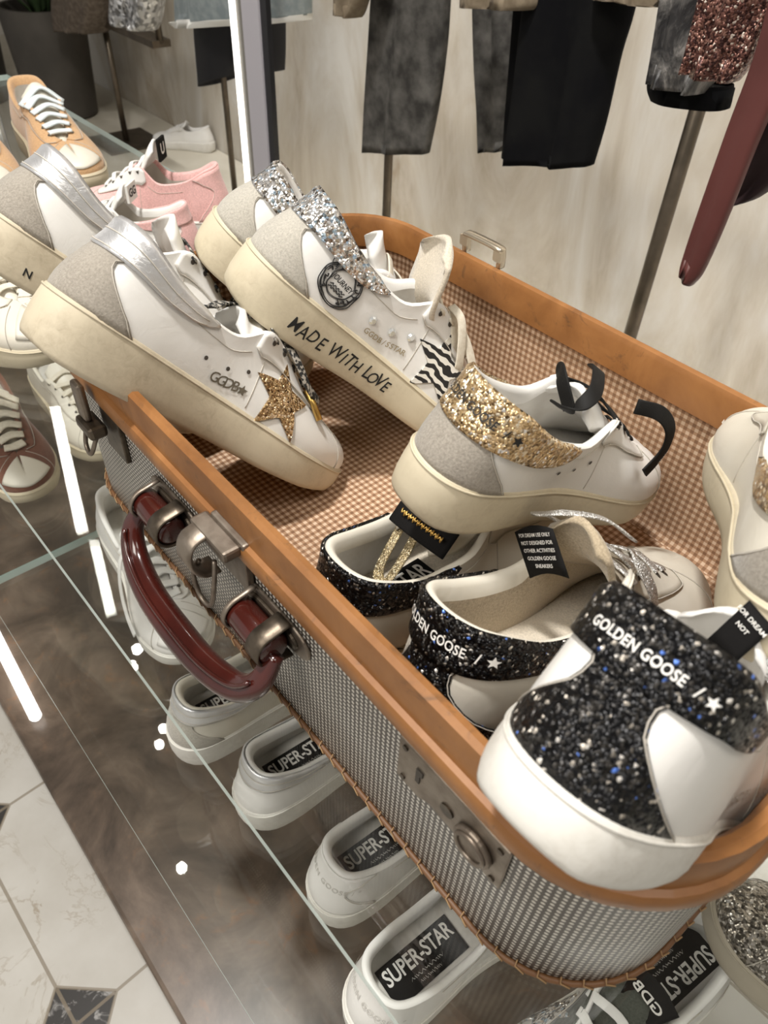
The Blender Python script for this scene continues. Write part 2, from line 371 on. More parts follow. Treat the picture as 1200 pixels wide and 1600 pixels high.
def sneaker(name, label, cat, hand=1, S=1.0, upper=None, sole=None, lining=None, counter=None, tab=None, eyestay=None, tongue=None, tongue_in=None,
            lace=None, bars=5, star=None, star_side=None, insole=None, group=None, tab_text=None, tab_ink=None, label_in=False, holes=0, crystals=False, stamp=None, toe_seam=True,
            detail=True, tongue_h=1.0, heel_text=None, insole_m=None, tongue_tag=None, toecap=None, lettering=None, tabx=1.0, tabt=.83, nu=57, cw=1.0, sk=1.0, hi=1.0, neck=1.0, bw=1.0, tabend=1.0, tabb=None, tongue_back=0.0, tongue_w=1.0):
    upper = upper or WHITE; sole = sole or SOLE; lining = lining or LININGW; eyestay = eyestay or upper; tongue = tongue or upper
    sh = Shoe(hand, S, hi, cw, sk, bw); side = -hand if star_side is None else star_side     # outer side of the foot: y<0 for a right shoe
    root = empty(name); tag(root, label, cat, group)
    # sole: rounded bottom edge, side wall, top lip
    s = np.linspace(-1, 1, 2*nu+1)[:-1]; b = sh.B(s); zt = sh.st(b[:, 0]); zb = sole_bot(b[:, 0]); c = np.array([.13, 0]); d = b-c; dn = d/np.linalg.norm(d, axis=1, keepdims=True)
    prof = [(-.30, 0, 0, 0), (-.006, 0, 0, 0), (-.0015, .0012, 0, 0), (0, .004, 0, 0), (.0014, .0, .35, 0), (.0015, 0, .65, 0), (.0008, -.003, 1, 0), (-.0004, -.0002, 1, 0), (-.003, .0008, 1, 0), (-.008, .0004, 1, 0)]
    rows = []
    for k, (off, dz, u, _) in enumerate(prof):
        q = c+d*.25 if k == 0 else b+dn*off
        rows.append(np.concatenate([q, (zb+dz+(zt-zb)*u)[:, None]], 1))
    P = sh.bend(np.stack(rows, 1)); V, Fc = grid(P, closeu=True); n = len(s); m_ = len(prof)
    Fc.append(tuple(i*m_ for i in range(n)))
    so = mk('sole', V, Fc, sole, root, True, recalc=True)
    if detail:                                                            # thin welt line round the top of the sole
        w = sh.bend(np.concatenate([b+dn*.0009, (zt-.0020)[:, None]], 1)); tube('welt', w, .0007, sole, so, closed=True)
    # upper: outer skin + rolled collar edge + lining
    s = np.linspace(-1, 1, 2*nu+1); t = np.linspace(0, 1, 13); ss, tt = np.meshgrid(s, t, indexing='ij')
    P = sh.P(ss, tt); V, Fc = grid(P, flip=True)
    up = mk('upper', V, Fc, upper, root, True, weld=2e-5, recalc=True)
    so_ = np.linspace(-K(THROAT), K(THROAT), 91); top = sh.P(so_, np.ones_like(so_)); bb = sh.B(so_)
    din = -sh.N(so_, np.full_like(so_, .9)); din[:, 2] = 0
    din /= np.maximum(np.linalg.norm(din, axis=1, keepdims=True), 1e-6)
    cen = sh.bend(np.stack([np.interp(abs(so_)*14, [0, 3, 6, 10], [.05, .06, .12, .19]), 0*so_, 0*so_], 1)); cen[:, 2] = top[:, 2]
    d2 = cen-top; d2 /= np.linalg.norm(d2, axis=1, keepdims=True); sg = np.sign((din*d2).sum(1))[:, None]; din = din*np.where(sg == 0, 1, sg)
    zz = np.array([0, 0, 1.0]); pad = np.interp(abs(so_)*14, [0, 5, 6.5, 10], [1, 1, .5, .35])[:, None]
    ins = np.stack([.13+(bb[:, 0]-.13)*.90, bb[:, 1]*.84, sh.st(bb[:, 0])+.004], 1); ins = sh.bend(ins)
    r = [top, top+(zz*.0016+din*.0016)*S*pad, top+(zz*.0012+din*.0042)*S*pad, top+(zz*-.002+din*.0066)*S*pad, top+(zz*-.010+din*.0078)*S*pad]
    V, Fc = grid(np.stack(r, 1)); mk('collar', V, Fc, upper, root, True)
    r = [r[4]]
    for f in (.35, .7, 1.0): r.append((r[0])*(1-f)+ins*f)
    V, Fc = grid(np.stack(r, 1)); mk('lining', V, Fc, lining, root, True)
    sx_ = np.linspace(0, K(11), 30); l = sh.B(sx_); l = np.stack([.13+(l[:, 0]-.13)*.90, l[:, 1]*.86, sh.st(l[:, 0])+.0042], 1)
    q = np.stack([sh.bend(l*np.array([1, k, 1])) for k in np.linspace(-1, 1, 7)], 1); V, Fc = grid(q, flip=True)
    io = mk('insole', V, Fc, insole_m or lining, root, True)
    if insole:
        x0, lw, ww = insole[1], .080*S, .034*S
        zi = float(sh.st(x0))*S+.0058*S; cy = sh.bend([x0, 0, 0])[1]
        def fl(v, dz): return np.stack([x0*S+v[:, 0], cy+v[:, 1], np.interp(x0*S+v[:, 0], [0, .05*S, .12*S, .2*S], np.array([.039, .037, .0325, .0275])*S*sh.sk)+.0056*S+dz], 1)
        gx, gy = np.meshgrid(np.linspace(-lw/2, lw/2, 9), np.linspace(-ww/2, ww/2, 3), indexing='ij'); fv = np.stack([gx.ravel(), gy.ravel()], 1)
        V, Fc = slab(fl(fv, 0).reshape(9, 3, 3), np.array([0, 0, .0006])); la = mk('insole_label', V, Fc, BLACK, io, False, recalc=True)
        T1 = text_flat(insole[0], .0165*S, .02); T1 = (T1[0]*np.array([min(1, .074*S/np.ptp(T1[0][:, 0])), 1.15])+np.array([0, .0055*S]), T1[1])
        mk('lettering', fl(T1[0], .0011), T1[1], INKW, la, False)
        for yy, wd in ((-.0070, .036), (-.0125, .024)):                     # two lines of fine illegible script
            u = np.linspace(-1, 1, 41); z_ = np.stack([u*wd*S/2, yy*S+.0013*S*np.sin(u*38+np.sin(u*9)*2)], 1); z2 = z_+np.array([.0002, .0006])*S
            q = np.stack([fl(z_, .0011), fl(z2, .0011)], 1); V, Fc = grid(q); mk('script', V, Fc, INKPALE, la, False)
    if counter:
        t = np.linspace(0, .98, 14); bd = np.interp(t, *BND); bd = bd*(1-(1-neck)*np.clip(t*2.2, 0, 1)*np.clip((1.02-t)*4, .0, 1)); u = np.linspace(-1, 1, 31)
        patch(sh, K(bd)[None, :]*u[:, None], np.broadcast_to(t, (31, 14)), .0011*S, 'heel_patch', counter, root)
        if detail:
            for g in (-1, 1): tube('seam', sh.P(g*K(bd-.06), t, np.full_like(t, .0012*S)), .00035*S, THREAD, up)
    if tab:
        kk = np.concatenate([np.linspace(-4.35, -3.6, 7), np.linspace(-3.4, 3.4, 33), np.linspace(3.6, 4.35, 7)]); lo = np.interp(abs(kk), *(tabb or TABB)); u = np.linspace(0, 1, 8)
        ss = np.broadcast_to(K(kk)[:, None]*tabend, (len(kk), 8)); tt = lo[:, None]+(1-lo[:, None])*u
        o = sh.P(ss, tt, np.full(ss.shape, .0024*S)); i = sh.P(ss, tt, np.full(ss.shape, .0002*S))
        tp = sh.P(ss[:, -1], np.ones(len(kk))); w = np.minimum(1, (4.36-abs(kk))/.5)[:, None]
        o = np.concatenate([o, (tp+np.array([0, 0, .0032*S])*w)[:, None], (tp+np.array([0, 0, .0012*S]))[:, None]], 1); i = np.concatenate([i, (tp+zz*.0006*S)[:, None], (tp+zz*.0004*S)[:, None]], 1)
        V, Fc = slab(o, i-o); tb = mk('heel_tab', V, Fc, tab, root, True, recalc=True)
        if tab is SILVER:
            for tz in (.10, .62):
                k2 = np.linspace(-4.0, 4.0, 41); l2 = np.interp(abs(k2), *TABB); tube('seam', sh.P(K(k2), l2+(1-l2)*tz, np.full(41, .0026*S)), .0004*S, THREAD, tb)
        if tab_text:
            ink = tab_ink or INKW; f = text_flat('GOLDEN GOOSE', .0092*S, .015, space=1.05); w0 = .047*S/np.ptp(f[0][:, 0]); f = (f[0]*np.array([w0, .85])*tabx+np.array([-.005*S*tabx, 0]), f[1])
            on_chart('lettering', (f[0]*np.array([-1, 1]), [q[::-1] for q in f[1]]), sh, 0, tabt, ink, tb, .0034*S)
            f = text_flat('/', .0085*S*tabx, .01); on_chart('lettering', ((f[0]+np.array([.0245*S*tabx, 0]))*np.array([-1, 1]), [q[::-1] for q in f[1]]), sh, 0, tabt, ink, tb, .0034*S)
            f = fan_star(.0036*S*tabx, 2, .45); on_chart('lettering', ((f[0]+np.array([.0315*S*tabx, 0]))*np.array([-1, 1]), f[1]), sh, 0, tabt, ink, tb, .0034*S)
    if heel_text:
        f = text_flat(heel_text, .0075*S, .01, space=1.15); on_chart('lettering', (f[0]*np.array([-1, 1]), [q[::-1] for q in f[1]]), sh, 0, .62, INKPALE, up, .0016*S)
    # eyestays
    kk = np.linspace(5.75, 10.6, 26); lo = np.interp(kk, [5.75, 6.1, 8, 10, 10.6], [.80, .66, .62, .70, .84]); u = np.linspace(0, 1, 6)
    for g in (-1, 1):
        patch(sh, np.broadcast_to(K(kk)[:, None]*g, (26, 6)), lo[:, None]+(1-lo[:, None])*u, .0013*S, 'eyestay', eyestay, root)
        if detail:
            tube('seam', sh.P(g*K(kk), lo+.0, np.full(26, .0016*S)), .0004*S, THREAD, up)
            k3 = np.linspace(3.4, 5.7, 12); tube('seam', sh.P(g*K(k3), np.interp(k3, [3.4, 4.5, 5.7], [.80, .80, .72]), np.full(12, .0003*S)), .0003*S, THREAD, up)
    if detail and toe_seam:
        t = np.linspace(0, .85, 14)
        for g in (-1, 1): tube('seam', sh.P(g*K(11.2-.5*t), t, np.full(14, .0004*S)), .0004*S, THREAD, up)
        for g in (-1, 1):
            t = np.linspace(.05, .62, 10); tube('seam', sh.P(g*K(6.55+0*t-.25*t), t, np.full(10, .0002*S)), .0003*S, THREAD, up)
    if toecap:
        ss = np.linspace(K(11.6), 2-K(11.6), 31); ss = np.where(ss > 1, ss-2, ss); t = np.linspace(.26, .97, 8)
        patch(sh, np.broadcast_to(ss[:, None], (31, 8)), np.broadcast_to(t, (31, 8)), .0012*S, 'toe_cap', toecap, root)
    # tongue
    cl = crom([(.214, 0, .0545), (.195, 0, .0635), (.172, 0, .0745), (.152, 0, .083), (.137, 0, .0925), (.126-.5*tongue_back, 0, .1010*tongue_h), (.118-tongue_back, 0, .109*tongue_h)], 22)
    cl[:, 2] *= 1+(hi-1)*.75; hw = np.interp(np.linspace(0, 1, 22), [0, .3, .6, .9, 1], [.010, .0165, .022, .0225, .016])*np.interp(np.linspace(0, 1, 22), [0, .4, .7, 1], [1, 1, tongue_w, tongue_w]); cr = np.linspace(-1, 1, 11)
    q = cl[:, None, :]+np.stack([-.003*cr[None]**2*np.ones((22, 1)), hw[:, None]*cr[None], -(.006+.006*np.linspace(0, 1, 22)[:, None])*cr[None]**2], -1)
    nrm = np.gradient(cl, axis=0); nrm = np.stack([nrm[:, 2], 0*nrm[:, 0], -nrm[:, 0]], 1); nrm /= np.linalg.norm(nrm, axis=1, keepdims=True); q = q-np.array([0, 0, .0012])
    V, Fc = slab(sh.bend(q), sh.bend(q-np.abs(nrm[:, None, :])*np.array([1, 0, 1])*.0045)-sh.bend(q)); to = mk('tongue', V, Fc, tongue, root, True, recalc=True)
    # eyelets and laces
    ek = [6.35, 7.15, 7.95, 8.75, 9.55][:]
    if detail:
        for k in ek:
            for g in (-1, 1):
                p = sh.P(g*K(k), .90, .0015*S); nn = sh.N(g*K(k), .90); a = np.cross(nn, [1, 0, 0]); a /= np.linalg.norm(a); b2 = np.cross(nn, a)
                ang = np.linspace(0, 2*math.pi, 11)[:-1]; mk('eyelet', [p+nn*.0003]+[p+nn*.0003+.0022*S*(a*math.cos(x)+b2*math.sin(x)) for x in ang], [(0, 1+i, 1+(i+1) % 10) for i in range(10)], HOLE, root, False, recalc=True)
    if lace:
        for j, k in enumerate(ek[::-1][:bars]):
            pl, pr = sh.P(K(k), .93, .0022*S), sh.P(-K(k), .93, .0022*S); mid = (pl+pr)/2; mid[2] = max(mid[2], sh.bend([mid[0]/S, 0, np.interp(mid[0]/S, cl[::-1, 0], cl[::-1, 2])])[2]+.0022*S)+.002*S
            sk = .0035*S*(1 if j % 2 else -1)
            ribbon('lace', [pl*.8+pr*.2-zz*.0025*S if False else pl, pl*.78+mid*.22+zz*.0012*S, mid+np.array([sk, 0, 0]), pr*.78+mid*.22+zz*.0012*S, pr], .0072*S, .0017*S, lace, root, 18, up=(.35, 0, 1))
    # punched holes, crystals, star, stamps
    if holes or crystals:
        for k, sp in enumerate((4.5, 5.25, 6.0)):
            p = sh.P(side*K(sp), .42+.0*k, .0008*S); nn = sh.N(side*K(sp), .42); nn = nn*np.sign((nn*np.array([0, side, 0])).sum())
            a = np.cross(nn, [0, 0, 1]); a /= np.linalg.norm(a); b2 = np.cross(nn, a); ang = np.linspace(0, 2*math.pi, 9)[:-1]
            r0 = .0034*S if crystals else .0016*S; h0 = .0018*S if crystals else .0001
            V = [p+nn*h0+.55*r0*(a*math.cos(x)+b2*math.sin(x)) for x in ang]+[p+r0*(a*math.cos(x)+b2*math.sin(x)) for x in ang]
            mk('crystal' if crystals else 'vent_hole', V, [tuple(range(8))]+[(i, (i+1) % 8, 8+(i+1) % 8, 8+i) for i in range(8)], CRYST if crystals else HOLE, root, False, recalc=True)
    if star:
        V, Fc = fan_star(.0285*S, 7, .44, rot=90)
        P1 = sh.chart(side*K(7.6), .37, V[:, 0], V[:, 1], np.full(len(V), .0016*S), side*.12); n = len(V)
        P0 = sh.chart(side*K(7.6), .37, V[:, 0], V[:, 1], np.full(len(V), .0001), side*.12)
        rim = list(range(n-50, n)); Fc = Fc+[(rim[i], rim[(i+1) % 50], rim[(i+1) % 50]+n, rim[i]+n) for i in range(50)]
        mk('star', np.vstack([P1, P0]), Fc, star, root, False, recalc=True)
    if stamp:
        for tx, sp, tv, size, ink, rt in stamp:
            f = text_flat(tx, size*S, .012, space=1.1)
            on_chart('lettering', (f[0]*np.array([-1, 1]), [q[::-1] for q in f[1]]), sh, side*K(sp), tv, ink, up, .0010*S, rt)
    return root, sh, dict(sole=so, upper=up, insole=io, tongue=to)
def pose(root, yaw, pitch, roll, t, sc=1.0):
    a, b, c = (math.radians(v) for v in (yaw, pitch, roll))
    root.matrix_world = Matrix.Translation(t) @ Matrix.Rotation(a, 4, 'Z') @ Matrix.Rotation(b, 4, 'Y') @ Matrix.Rotation(c, 4, 'X') @ Matrix.Scale(sc, 4)
# ================= setting =================
SHELF = .75; LOWER = .45
g = G('marble_tile_floor'); pos = g.coord()
mp = g.N('Mapping', {'Location': (.417, .128, 0)}, vector_type='POINT'); g.t.links.new(pos, mp.inputs['Vector'])
rt = g.N('VectorRotate', {'Angle': -.052}, rotation_type='Z_AXIS'); g.t.links.new(mp.outputs[0], rt.inputs['Vector'])
sx_ = g.N('SeparateXYZ', {0: rt.outputs[0]})
def cell(o): return g.math('ABSOLUTE', g.math('SUBTRACT', g.math('FRACT', g.math('ADD', g.math('DIVIDE', o, .348), .5)), .5))
ax, ay = cell(sx_.outputs[0]), cell(sx_.outputs[1])            # 0 on a lattice line
dot = g.math('LESS_THAN', g.math('ADD', ax, ay), .168); mn = g.math('MINIMUM', ax, ay)
edge = g.math('MAXIMUM', g.math('LESS_THAN', mn, .0065), g.math('LESS_THAN', g.math('ABSOLUTE', g.math('SUBTRACT', g.math('ADD', ax, ay), .170)), .008))
vn = g.noise(7, 6, .65, pos, 1.2).outputs[0]; vein = g.ramp(g.math('ABSOLUTE', g.math('SUBTRACT', vn, .5)), [(.0, (1, 1, 1)), (.018, (0, 0, 0))])
pat = g.ramp(g.noise(4, 4, .6, pos).outputs[0], [(.48, (0, 0, 0)), (.62, (1, 1, 1))])
base = g.mix(g.ramp(g.noise(9, 4, .6, pos).outputs[0], [(.3, (0, 0, 0)), (.7, (1, 1, 1))]), (.48, .455, .41), (.57, .55, .51))
white = g.mix(g.math('MULTIPLY', g.math('MULTIPLY', vein, pat), .8), base, (.27, .21, .14))
dk = g.mix(g.ramp(g.noise(30, 5, .6, pos, 2.0).outputs[0], [(.55, (0, 0, 0)), (.66, (1, 1, 1))]), (.045, .042, .04), (.32, .31, .30))
colr = g.mix(dot, white, dk); colr = g.mix(g.math('MULTIPLY', edge, .75), colr, (.22, .18, .13))
g.set(col=colr, rough=.3, spec=.4); FLOORM = g.m
fl = mk('floor', [(-9, -3, 0), (6, -3, 0), (6, 1.75, 0), (-9, 1.75, 0)], [(0, 1, 2, 3)], FLOORM, smooth=False); tag(fl, kind='structure')
g = G('trowelled_concrete'); pos = g.coord()
mp = g.N('Mapping', {'Scale': (1, 1, .42)}); g.t.links.new(pos, mp.inputs['Vector'])
a = g.noise(3.0, 6, .62, mp.outputs[0], .8).outputs[0]; b2 = g.noise(11, 5, .6, mp.outputs[0], 1.0).outputs[0]
c1 = g.ramp(a, [(.34, (.36, .30, .225)), (.5, (.53, .48, .405)), (.64, (.65, .625, .58))])
g.set(col=g.mix(g.math('MULTIPLY', g.ramp(b2, [(.45, (0, 0, 0)), (.7, (1, 1, 1))]), .5), c1, (.60, .575, .53)), rough=.75, spec=.25)
g.bump(b2, .15, .01); WALLM = g.m
V, Fc = box(-1.5, 1.72, 1.5, 15, .2, 3.0); w = mk('wall_back', V, Fc, WALLM, smooth=False); tag(w, kind='structure')
CEILM = simple('dark_ceiling_paint', (.16, .145, .125), .9)
V, Fc = box(-1.5, -.7, 2.9, 15, 5.0, .1); tag(mk('ceiling', V, Fc, CEILM, smooth=False), kind='structure')
LEDGEM = simple('pale_plinth_plaster', (.56, .52, .43), .6, c2=(.64, .60, .51), ns=5)
V, Fc = box(-3.0, 1.13, .05, 4.9, .975, .10); tag(mk('trim_plinth', V, Fc, LEDGEM, smooth=False), kind='structure')

# ================= glass display table =================
gg = G('clear_glass'); gg.n.remove(gg.b); tr = gg.N('BsdfTransparent', {'Color': (.982, .991, .987, 1)}); gl = gg.N('BsdfGlossy', {'Color': (1, 1, 1, 1), 'Roughness': .015})
fr = gg.N('Fresnel', {'IOR': gg.math('SUBTRACT', 1.5, gg.math('MULTIPLY', gg.N('NewGeometry').outputs['Backfacing'], 1.5-1/1.5))}); mx = gg.N('MixShader'); gg.S(mx.inputs[0], fr.outputs[0]); gg.t.links.new(tr.outputs[0], mx.inputs[1]); gg.t.links.new(gl.outputs[0], mx.inputs[2]); gg.t.links.new(mx.outputs[0], gg.out.inputs[0]); GLASS = gg.m
gg = G('polished_glass_edge'); gg.set(col=(.70, .84, .80), rough=.25, spec=.8, alpha=.85); GEDGE = gg.m
def pane(name, x0, x1, y0, y1, top, th, parent):
    o = mk(name, *box((x0+x1)/2, (y0+y1)/2, top-th/2, x1-x0, y1-y0, th), None, parent, False)
    o.data.materials.append(GLASS); o.data.materials.append(GEDGE)
    for p in o.data.polygons: p.material_index = 0 if abs(p.normal.z) > .5 else 1
    return o
TABLE = empty('display_table', None, (-.564, .063, 0), (0, 0, math.radians(1.25)))
tag(TABLE, 'long glass display table with two clear shelves over a dark brown base', 'table')
pane('glass_shelf', -1.245, 1.6, 0, .485, SHELF, .010, TABLE)
pane('glass_shelf', -1.30, -.2165, -.038, .50, LOWER, .010, TABLE); pane('glass_shelf', -.2135, 1.6, -.038, .50, LOWER, .010, TABLE)
g = G('rusted_bronze_sheet'); a = g.noise(7, 6, .65, None, .6).outputs[0]; b2 = g.noise(24, 5, .7, None, 1.0).outputs[0]
c1 = g.ramp(a, [(.32, (.036, .026, .019)), (.50, (.105, .076, .056)), (.68, (.19, .142, .108))])
g.set(col=g.mix(g.math('MULTIPLY', g.ramp(b2, [(.56, (0, 0, 0)), (.70, (1, 1, 1))]), g.ramp(a, [(.45, (0, 0, 0)), (.62, (.8, .8, .8))])), c1, (.24, .115, .050)), rough=.32, spec=.55); BASEM = g.m
bs = mk('base', *box(-.41, .21, .05, 1.94, .596, .10), BASEM, TABLE, False); bevel(bs, .006)
STEEL = simple('brushed_steel', (.55, .54, .52), .25, .95)
for x in (-1.15, 1.25):
    for y in (.07, .41):
        for z0, z1 in ((.10, LOWER-.008), (LOWER, SHELF-.008)):
            V, Fc = prism(circ(.011, 14), z1-z0, z0); V = [(a+x, b+y, c) for a, b, c in V]; mk('support', V, Fc, STEEL, TABLE, True)
# glow of the column edge and of the bar standing in for a reflection
LEDM = simple('glow_bar', (.9, .9, .9), .5, emis=(1, .97, .92, 1), emiss=3.2)

# ================= suitcase =================
SX, SL, SW = -.273, .564, .3225; SYC = .1325+SW/2
SUIT = empty('suitcase', None, (SX, SYC, SHELF)); tag(SUIT, 'open vintage suitcase of checked canvas with tan trim and a maroon handle, full of sneakers', 'suitcase')
def outline(off, n=10, r=.070):
    w, h, rr = SL/2+off, SW/2+off, r+off; o = []
    for cx, cy, a in ((-w+rr, -h+rr, 180), (w-rr, -h+rr, 270), (w-rr, h-rr, 0), (-w+rr, h-rr, 90)):
        for k in range(n+1): t = math.radians(a+90*k/n); o.append((cx+rr*math.cos(t), cy+rr*math.sin(t)))
    # more points along the straight sides
    q = []
    for i in range(len(o)):
        a, b = np.array(o[i]), np.array(o[(i+1) % len(o)]); m = max(1, int(np.linalg.norm(b-a)/.03))
        for k in range(m): q.append(a+(b-a)*k/m)
    return np.array(q)
def ring(prof, closev=True):
    P = np.stack([np.column_stack([outline(d), np.full(len(outline(d)), z)]) for d, z in prof], 1); return P
OL0 = outline(0); per = np.concatenate([[0], np.cumsum(np.linalg.norm(np.diff(np.vstack([OL0, OL0[:1]]), axis=0), axis=1))])
def wall_strip(name, prof, m, parent, flip=False, us=1.0):
    n = len(OL0); rows = []
    for d, z in prof:
        o = outline(d) if len(outline(d)) == n else None
        if o is None:                                   # same angular samples, pushed along the normal
            T = np.roll(OL0, -1, 0)-np.roll(OL0, 1, 0); T /= np.linalg.norm(T, axis=1, keepdims=True); o = OL0+np.stack([T[:, 1], -T[:, 0]], 1)*d
        o = np.vstack([o, o[:1]]); rows.append(np.column_stack([o, np.full(n+1, z)]))
    P = np.stack(rows, 1); V, Fc = grid(P, flip=flip); dl = np.concatenate([[0], np.cumsum([math.hypot(prof[i+1][0]-prof[i][0], prof[i+1][1]-prof[i][1]) for i in range(len(prof)-1)])])
    uv = np.stack(np.broadcast_arrays(per[:, None]*us, dl[None]), -1).reshape(-1, 2)
    return mk(name, V, Fc, m, parent, True, uv=uv)
def wave01(g, o, p): return g.math('ADD', g.math('MULTIPLY', g.math('SINE', g.math('MULTIPLY', o, 2*math.pi/p)), .5), .5)
g = G('dotted_canvas'); uv = g.N('SeparateXYZ', {0: g.coord('UV')}); su = wave01(g, uv.outputs[0], .0036); sv = wave01(g, uv.outputs[1], .0036)
d = g.math('MULTIPLY', su, sv); wear = g.noise(9, 4, .6, g.coord('Object')).outputs[0]
lt = g.mix(g.ramp(wear, [(.4, (0, 0, 0)), (.65, (1, 1, 1))]), (.60, .56, .49), (.72, .69, .63))
g.set(col=g.mix(g.ramp(d, [(.30, (0, 0, 0)), (.44, (1, 1, 1))]), (.06, .048, .040), lt), rough=.42, spec=.45, coat=.25); g.S(g.b.inputs['Coat Roughness'], .3)
g.bump(d, .4, .0006); CANVAS = g.m
g = G('brown_gingham'); uv = g.N('SeparateXYZ', {0: g.coord('UV')})
def st(o): return g.ramp(wave01(g, o, .0056), [(.35, (0, 0, 0)), (.62, (1, 1, 1))])
sm = g.math('MULTIPLY', g.math('ADD', st(uv.outputs[0]), st(uv.outputs[1])), .5)
gc = g.ramp(sm, [(.0, (.215, .115, .066)), (.5, (.40, .245, .150)), (1.0, (.66, .50, .365))])
g.set(col=g.mix(g.math('MULTIPLY', g.ramp(g.noise(6, 4, .6, g.coord('Object')).outputs[0], [(.4, (0, 0, 0)), (.7, (1, 1, 1))]), .3), gc, (.36, .235, .145)), rough=.8, spec=.2)
g.bump(g.noise(500, 2, .5, g.coord('Object')).outputs[0], .2, .0005); GINGHAM = g.m
g = G('tan_vulcanised_trim'); a = g.noise(16, 5, .65, None, .5).outputs[0]
g.set(col=g.mix(g.ramp(g.noise(55, 4, .7, None, .8).outputs[0], [(.60, (0, 0, 0)), (.74, (.7, .7, .7))]), g.ramp(a, [(.3, (.19, .075, .020)), (.6, (.31, .135, .042)), (.85, (.38, .185, .070))]), (.085, .045, .022)), rough=.46, spec=.4, coat=.08); g.bump(a, .2, .001); TRIM = g.m
MAROON = simple('maroon_bakelite', (.032, .005, .0035), .2, c2=(.055, .009, .006), ns=25, coat=.6)
METAL = simple('tarnished_nickel', (.29, .245, .20), .44, .8, c2=(.17, .135, .105), ns=60, bump=.25, bs=250)
METALD = simple('dark_tarnished_metal', (.15, .12, .09), .4, .85, c2=(.075, .06, .045), ns=70, bump=.25, bs=250)
STITCH = simple('straw_stitch', (.34, .21, .10), .8)
wall_strip('shell', [(-.012, 0), (-.003, .0008), (0, .004), (0, .060), (0, .135)], CANVAS, SUIT)
n = len(OL0); bo = OL0*np.array([1, 1]); mk('bottom_board', [(*(p*.985), .0006) for p in bo]+[(*(p*.985), .006) for p in bo], [tuple(range(n))[::-1], tuple(range(n, 2*n))]+[(i, (i+1) % n, (i+1) % n+n, i+n) for i in range(n)], CANVAS, SUIT, False)
ln = wall_strip('lining', [(-.006, .140), (-.006, .022), (-.0075, .016), (-.012, .0125)], GINGHAM, SUIT, True)
fo = outline(-.0115); mk('floor_lining', [(*p, .0125) for p in fo], [tuple(range(len(fo)))], GINGHAM, SUIT, False, uv=fo)
rimo = wall_strip('rim_trim', [(.0, .1185), (.0040, .1175), (.0054, .121), (.0052, .1290), (.0040, .1315), (.0012, .1325), (.0010, .1500), (.0004, .1545), (-.0028, .1562), (-.0065, .1552), (-.0085, .151), (-.0092, .128), (-.006, .126)], TRIM, SUIT); autosmooth(rimo, 28)
PIPEM = simple('dark_tan_piping', (.15, .068, .026), .5)
pip = tube('bottom_piping', np.column_stack([outline(.0012), np.full(len(outline(.0012)), .0034)]), .0018, PIPEM, SUIT, closed=True)
pl = outline(.0016); seg = np.vstack([pl, pl[:1]]); cl = np.concatenate([[0], np.cumsum(np.linalg.norm(np.diff(seg, axis=0), axis=1))]); parts = []
for q in np.arange(0, cl[-1], .0115):
    p0 = np.array([np.interp(q, cl, seg[:, 0]), np.interp(q, cl, seg[:, 1])]); p1 = np.array([np.interp(q+.005, cl, seg[:, 0]), np.interp(q+.005, cl, seg[:, 1])])
    d = p1-p0; nrm = np.array([d[1], -d[0]])/max(np.linalg.norm(d), 1e-6)
    parts.append(sweep(np.array([[*(p0-nrm*.001), .0085], [*(p0+nrm*.0012), .0054], [*(p1+nrm*.0020), .0036], [*(p1+nrm*.0014), .0018]]), circ(.00045, 5)))
V, Fc = join(parts); o = mk('whip_stitch', V, Fc, STITCH, SUIT); o['kind'] = 'stuff'
FY = -SW/2                                              # the front face
def loc(x, y, z): return (x-SX, y-SYC, z-SHELF)
# handle: two mounts and the curved grip
for x in (-.352, -.236):
    mt = empty('handle_mount', SUIT, loc(x, .1325, .8405))
    ov = [( .034*math.copysign(abs(math.cos(t))**.75, math.cos(t)), .0125*math.copysign(abs(math.sin(t))**.75, math.sin(t))) for t in np.linspace(0, 2*math.pi, 33)[:-1]]
    V, Fc = prism(ov, .0026); V = [(a, -c, b) for a, b, c in V]; bevel(mk('plate', V, Fc, METAL, mt, False, recalc=True), .0012)
    V, Fc = prism([(a*.72, b*.62) for a, b in ov], .005); V = [(a, -c, b) for a, b, c in V]; bevel(mk('plate_boss', V, Fc, METALD, mt, False, recalc=True), .0018)
    for dx, w in ((-.017, .004), (.013, .013)):
        arc = [(.0, -.003, .0135)]+[(0, -.014-.0115*math.sin(t), .0115*math.cos(t)) for t in np.linspace(0, math.pi, 9)]+[(0, -.003, -.0135)]
        tube('strap', [(dx, b, c) for a, b, c in arc], 0, METALD if dx > 0 else METAL, mt, 22, up=(0, 1, .01), prof=rrect(.002, w, .0008, 1) if False else rrect(w, .002, .0008, 1))
    V, Fc = sweep(np.array([(t, -.0145, 0) for t in (-.0215, -.0205, -.019, 0, .017, .0185, .0195)]), circ(.0098, 18), scale=[.75, .93, 1, 1, 1, .93, .75]); mk('handle_end', V, Fc, MAROON, mt, True)
hp = [(-.371, .118, .838), (-.3715, .106, .822), (-.358, .0985, .808), (-.330, .0935, .8015), (-.294, .0925, .7995), (-.258, .0935, .8015), (-.230, .0985, .808), (-.2165, .106, .822), (-.217, .118, .838)]
hp = crom([loc(*p) for p in hp], 56); sc = np.interp(np.linspace(0, 1, 56), [0, .12, .3, .5, .7, .88, 1], [.62, .8, 1, 1.08, 1, .8, .62])
prof = [(a*1.0, b) for a, b in rrect(.0185, .0135, .0058, 4)]
hd = tube('handle', hp, 0, MAROON, SUIT, up=(0, -.5, .86), prof=prof, scale=sc)
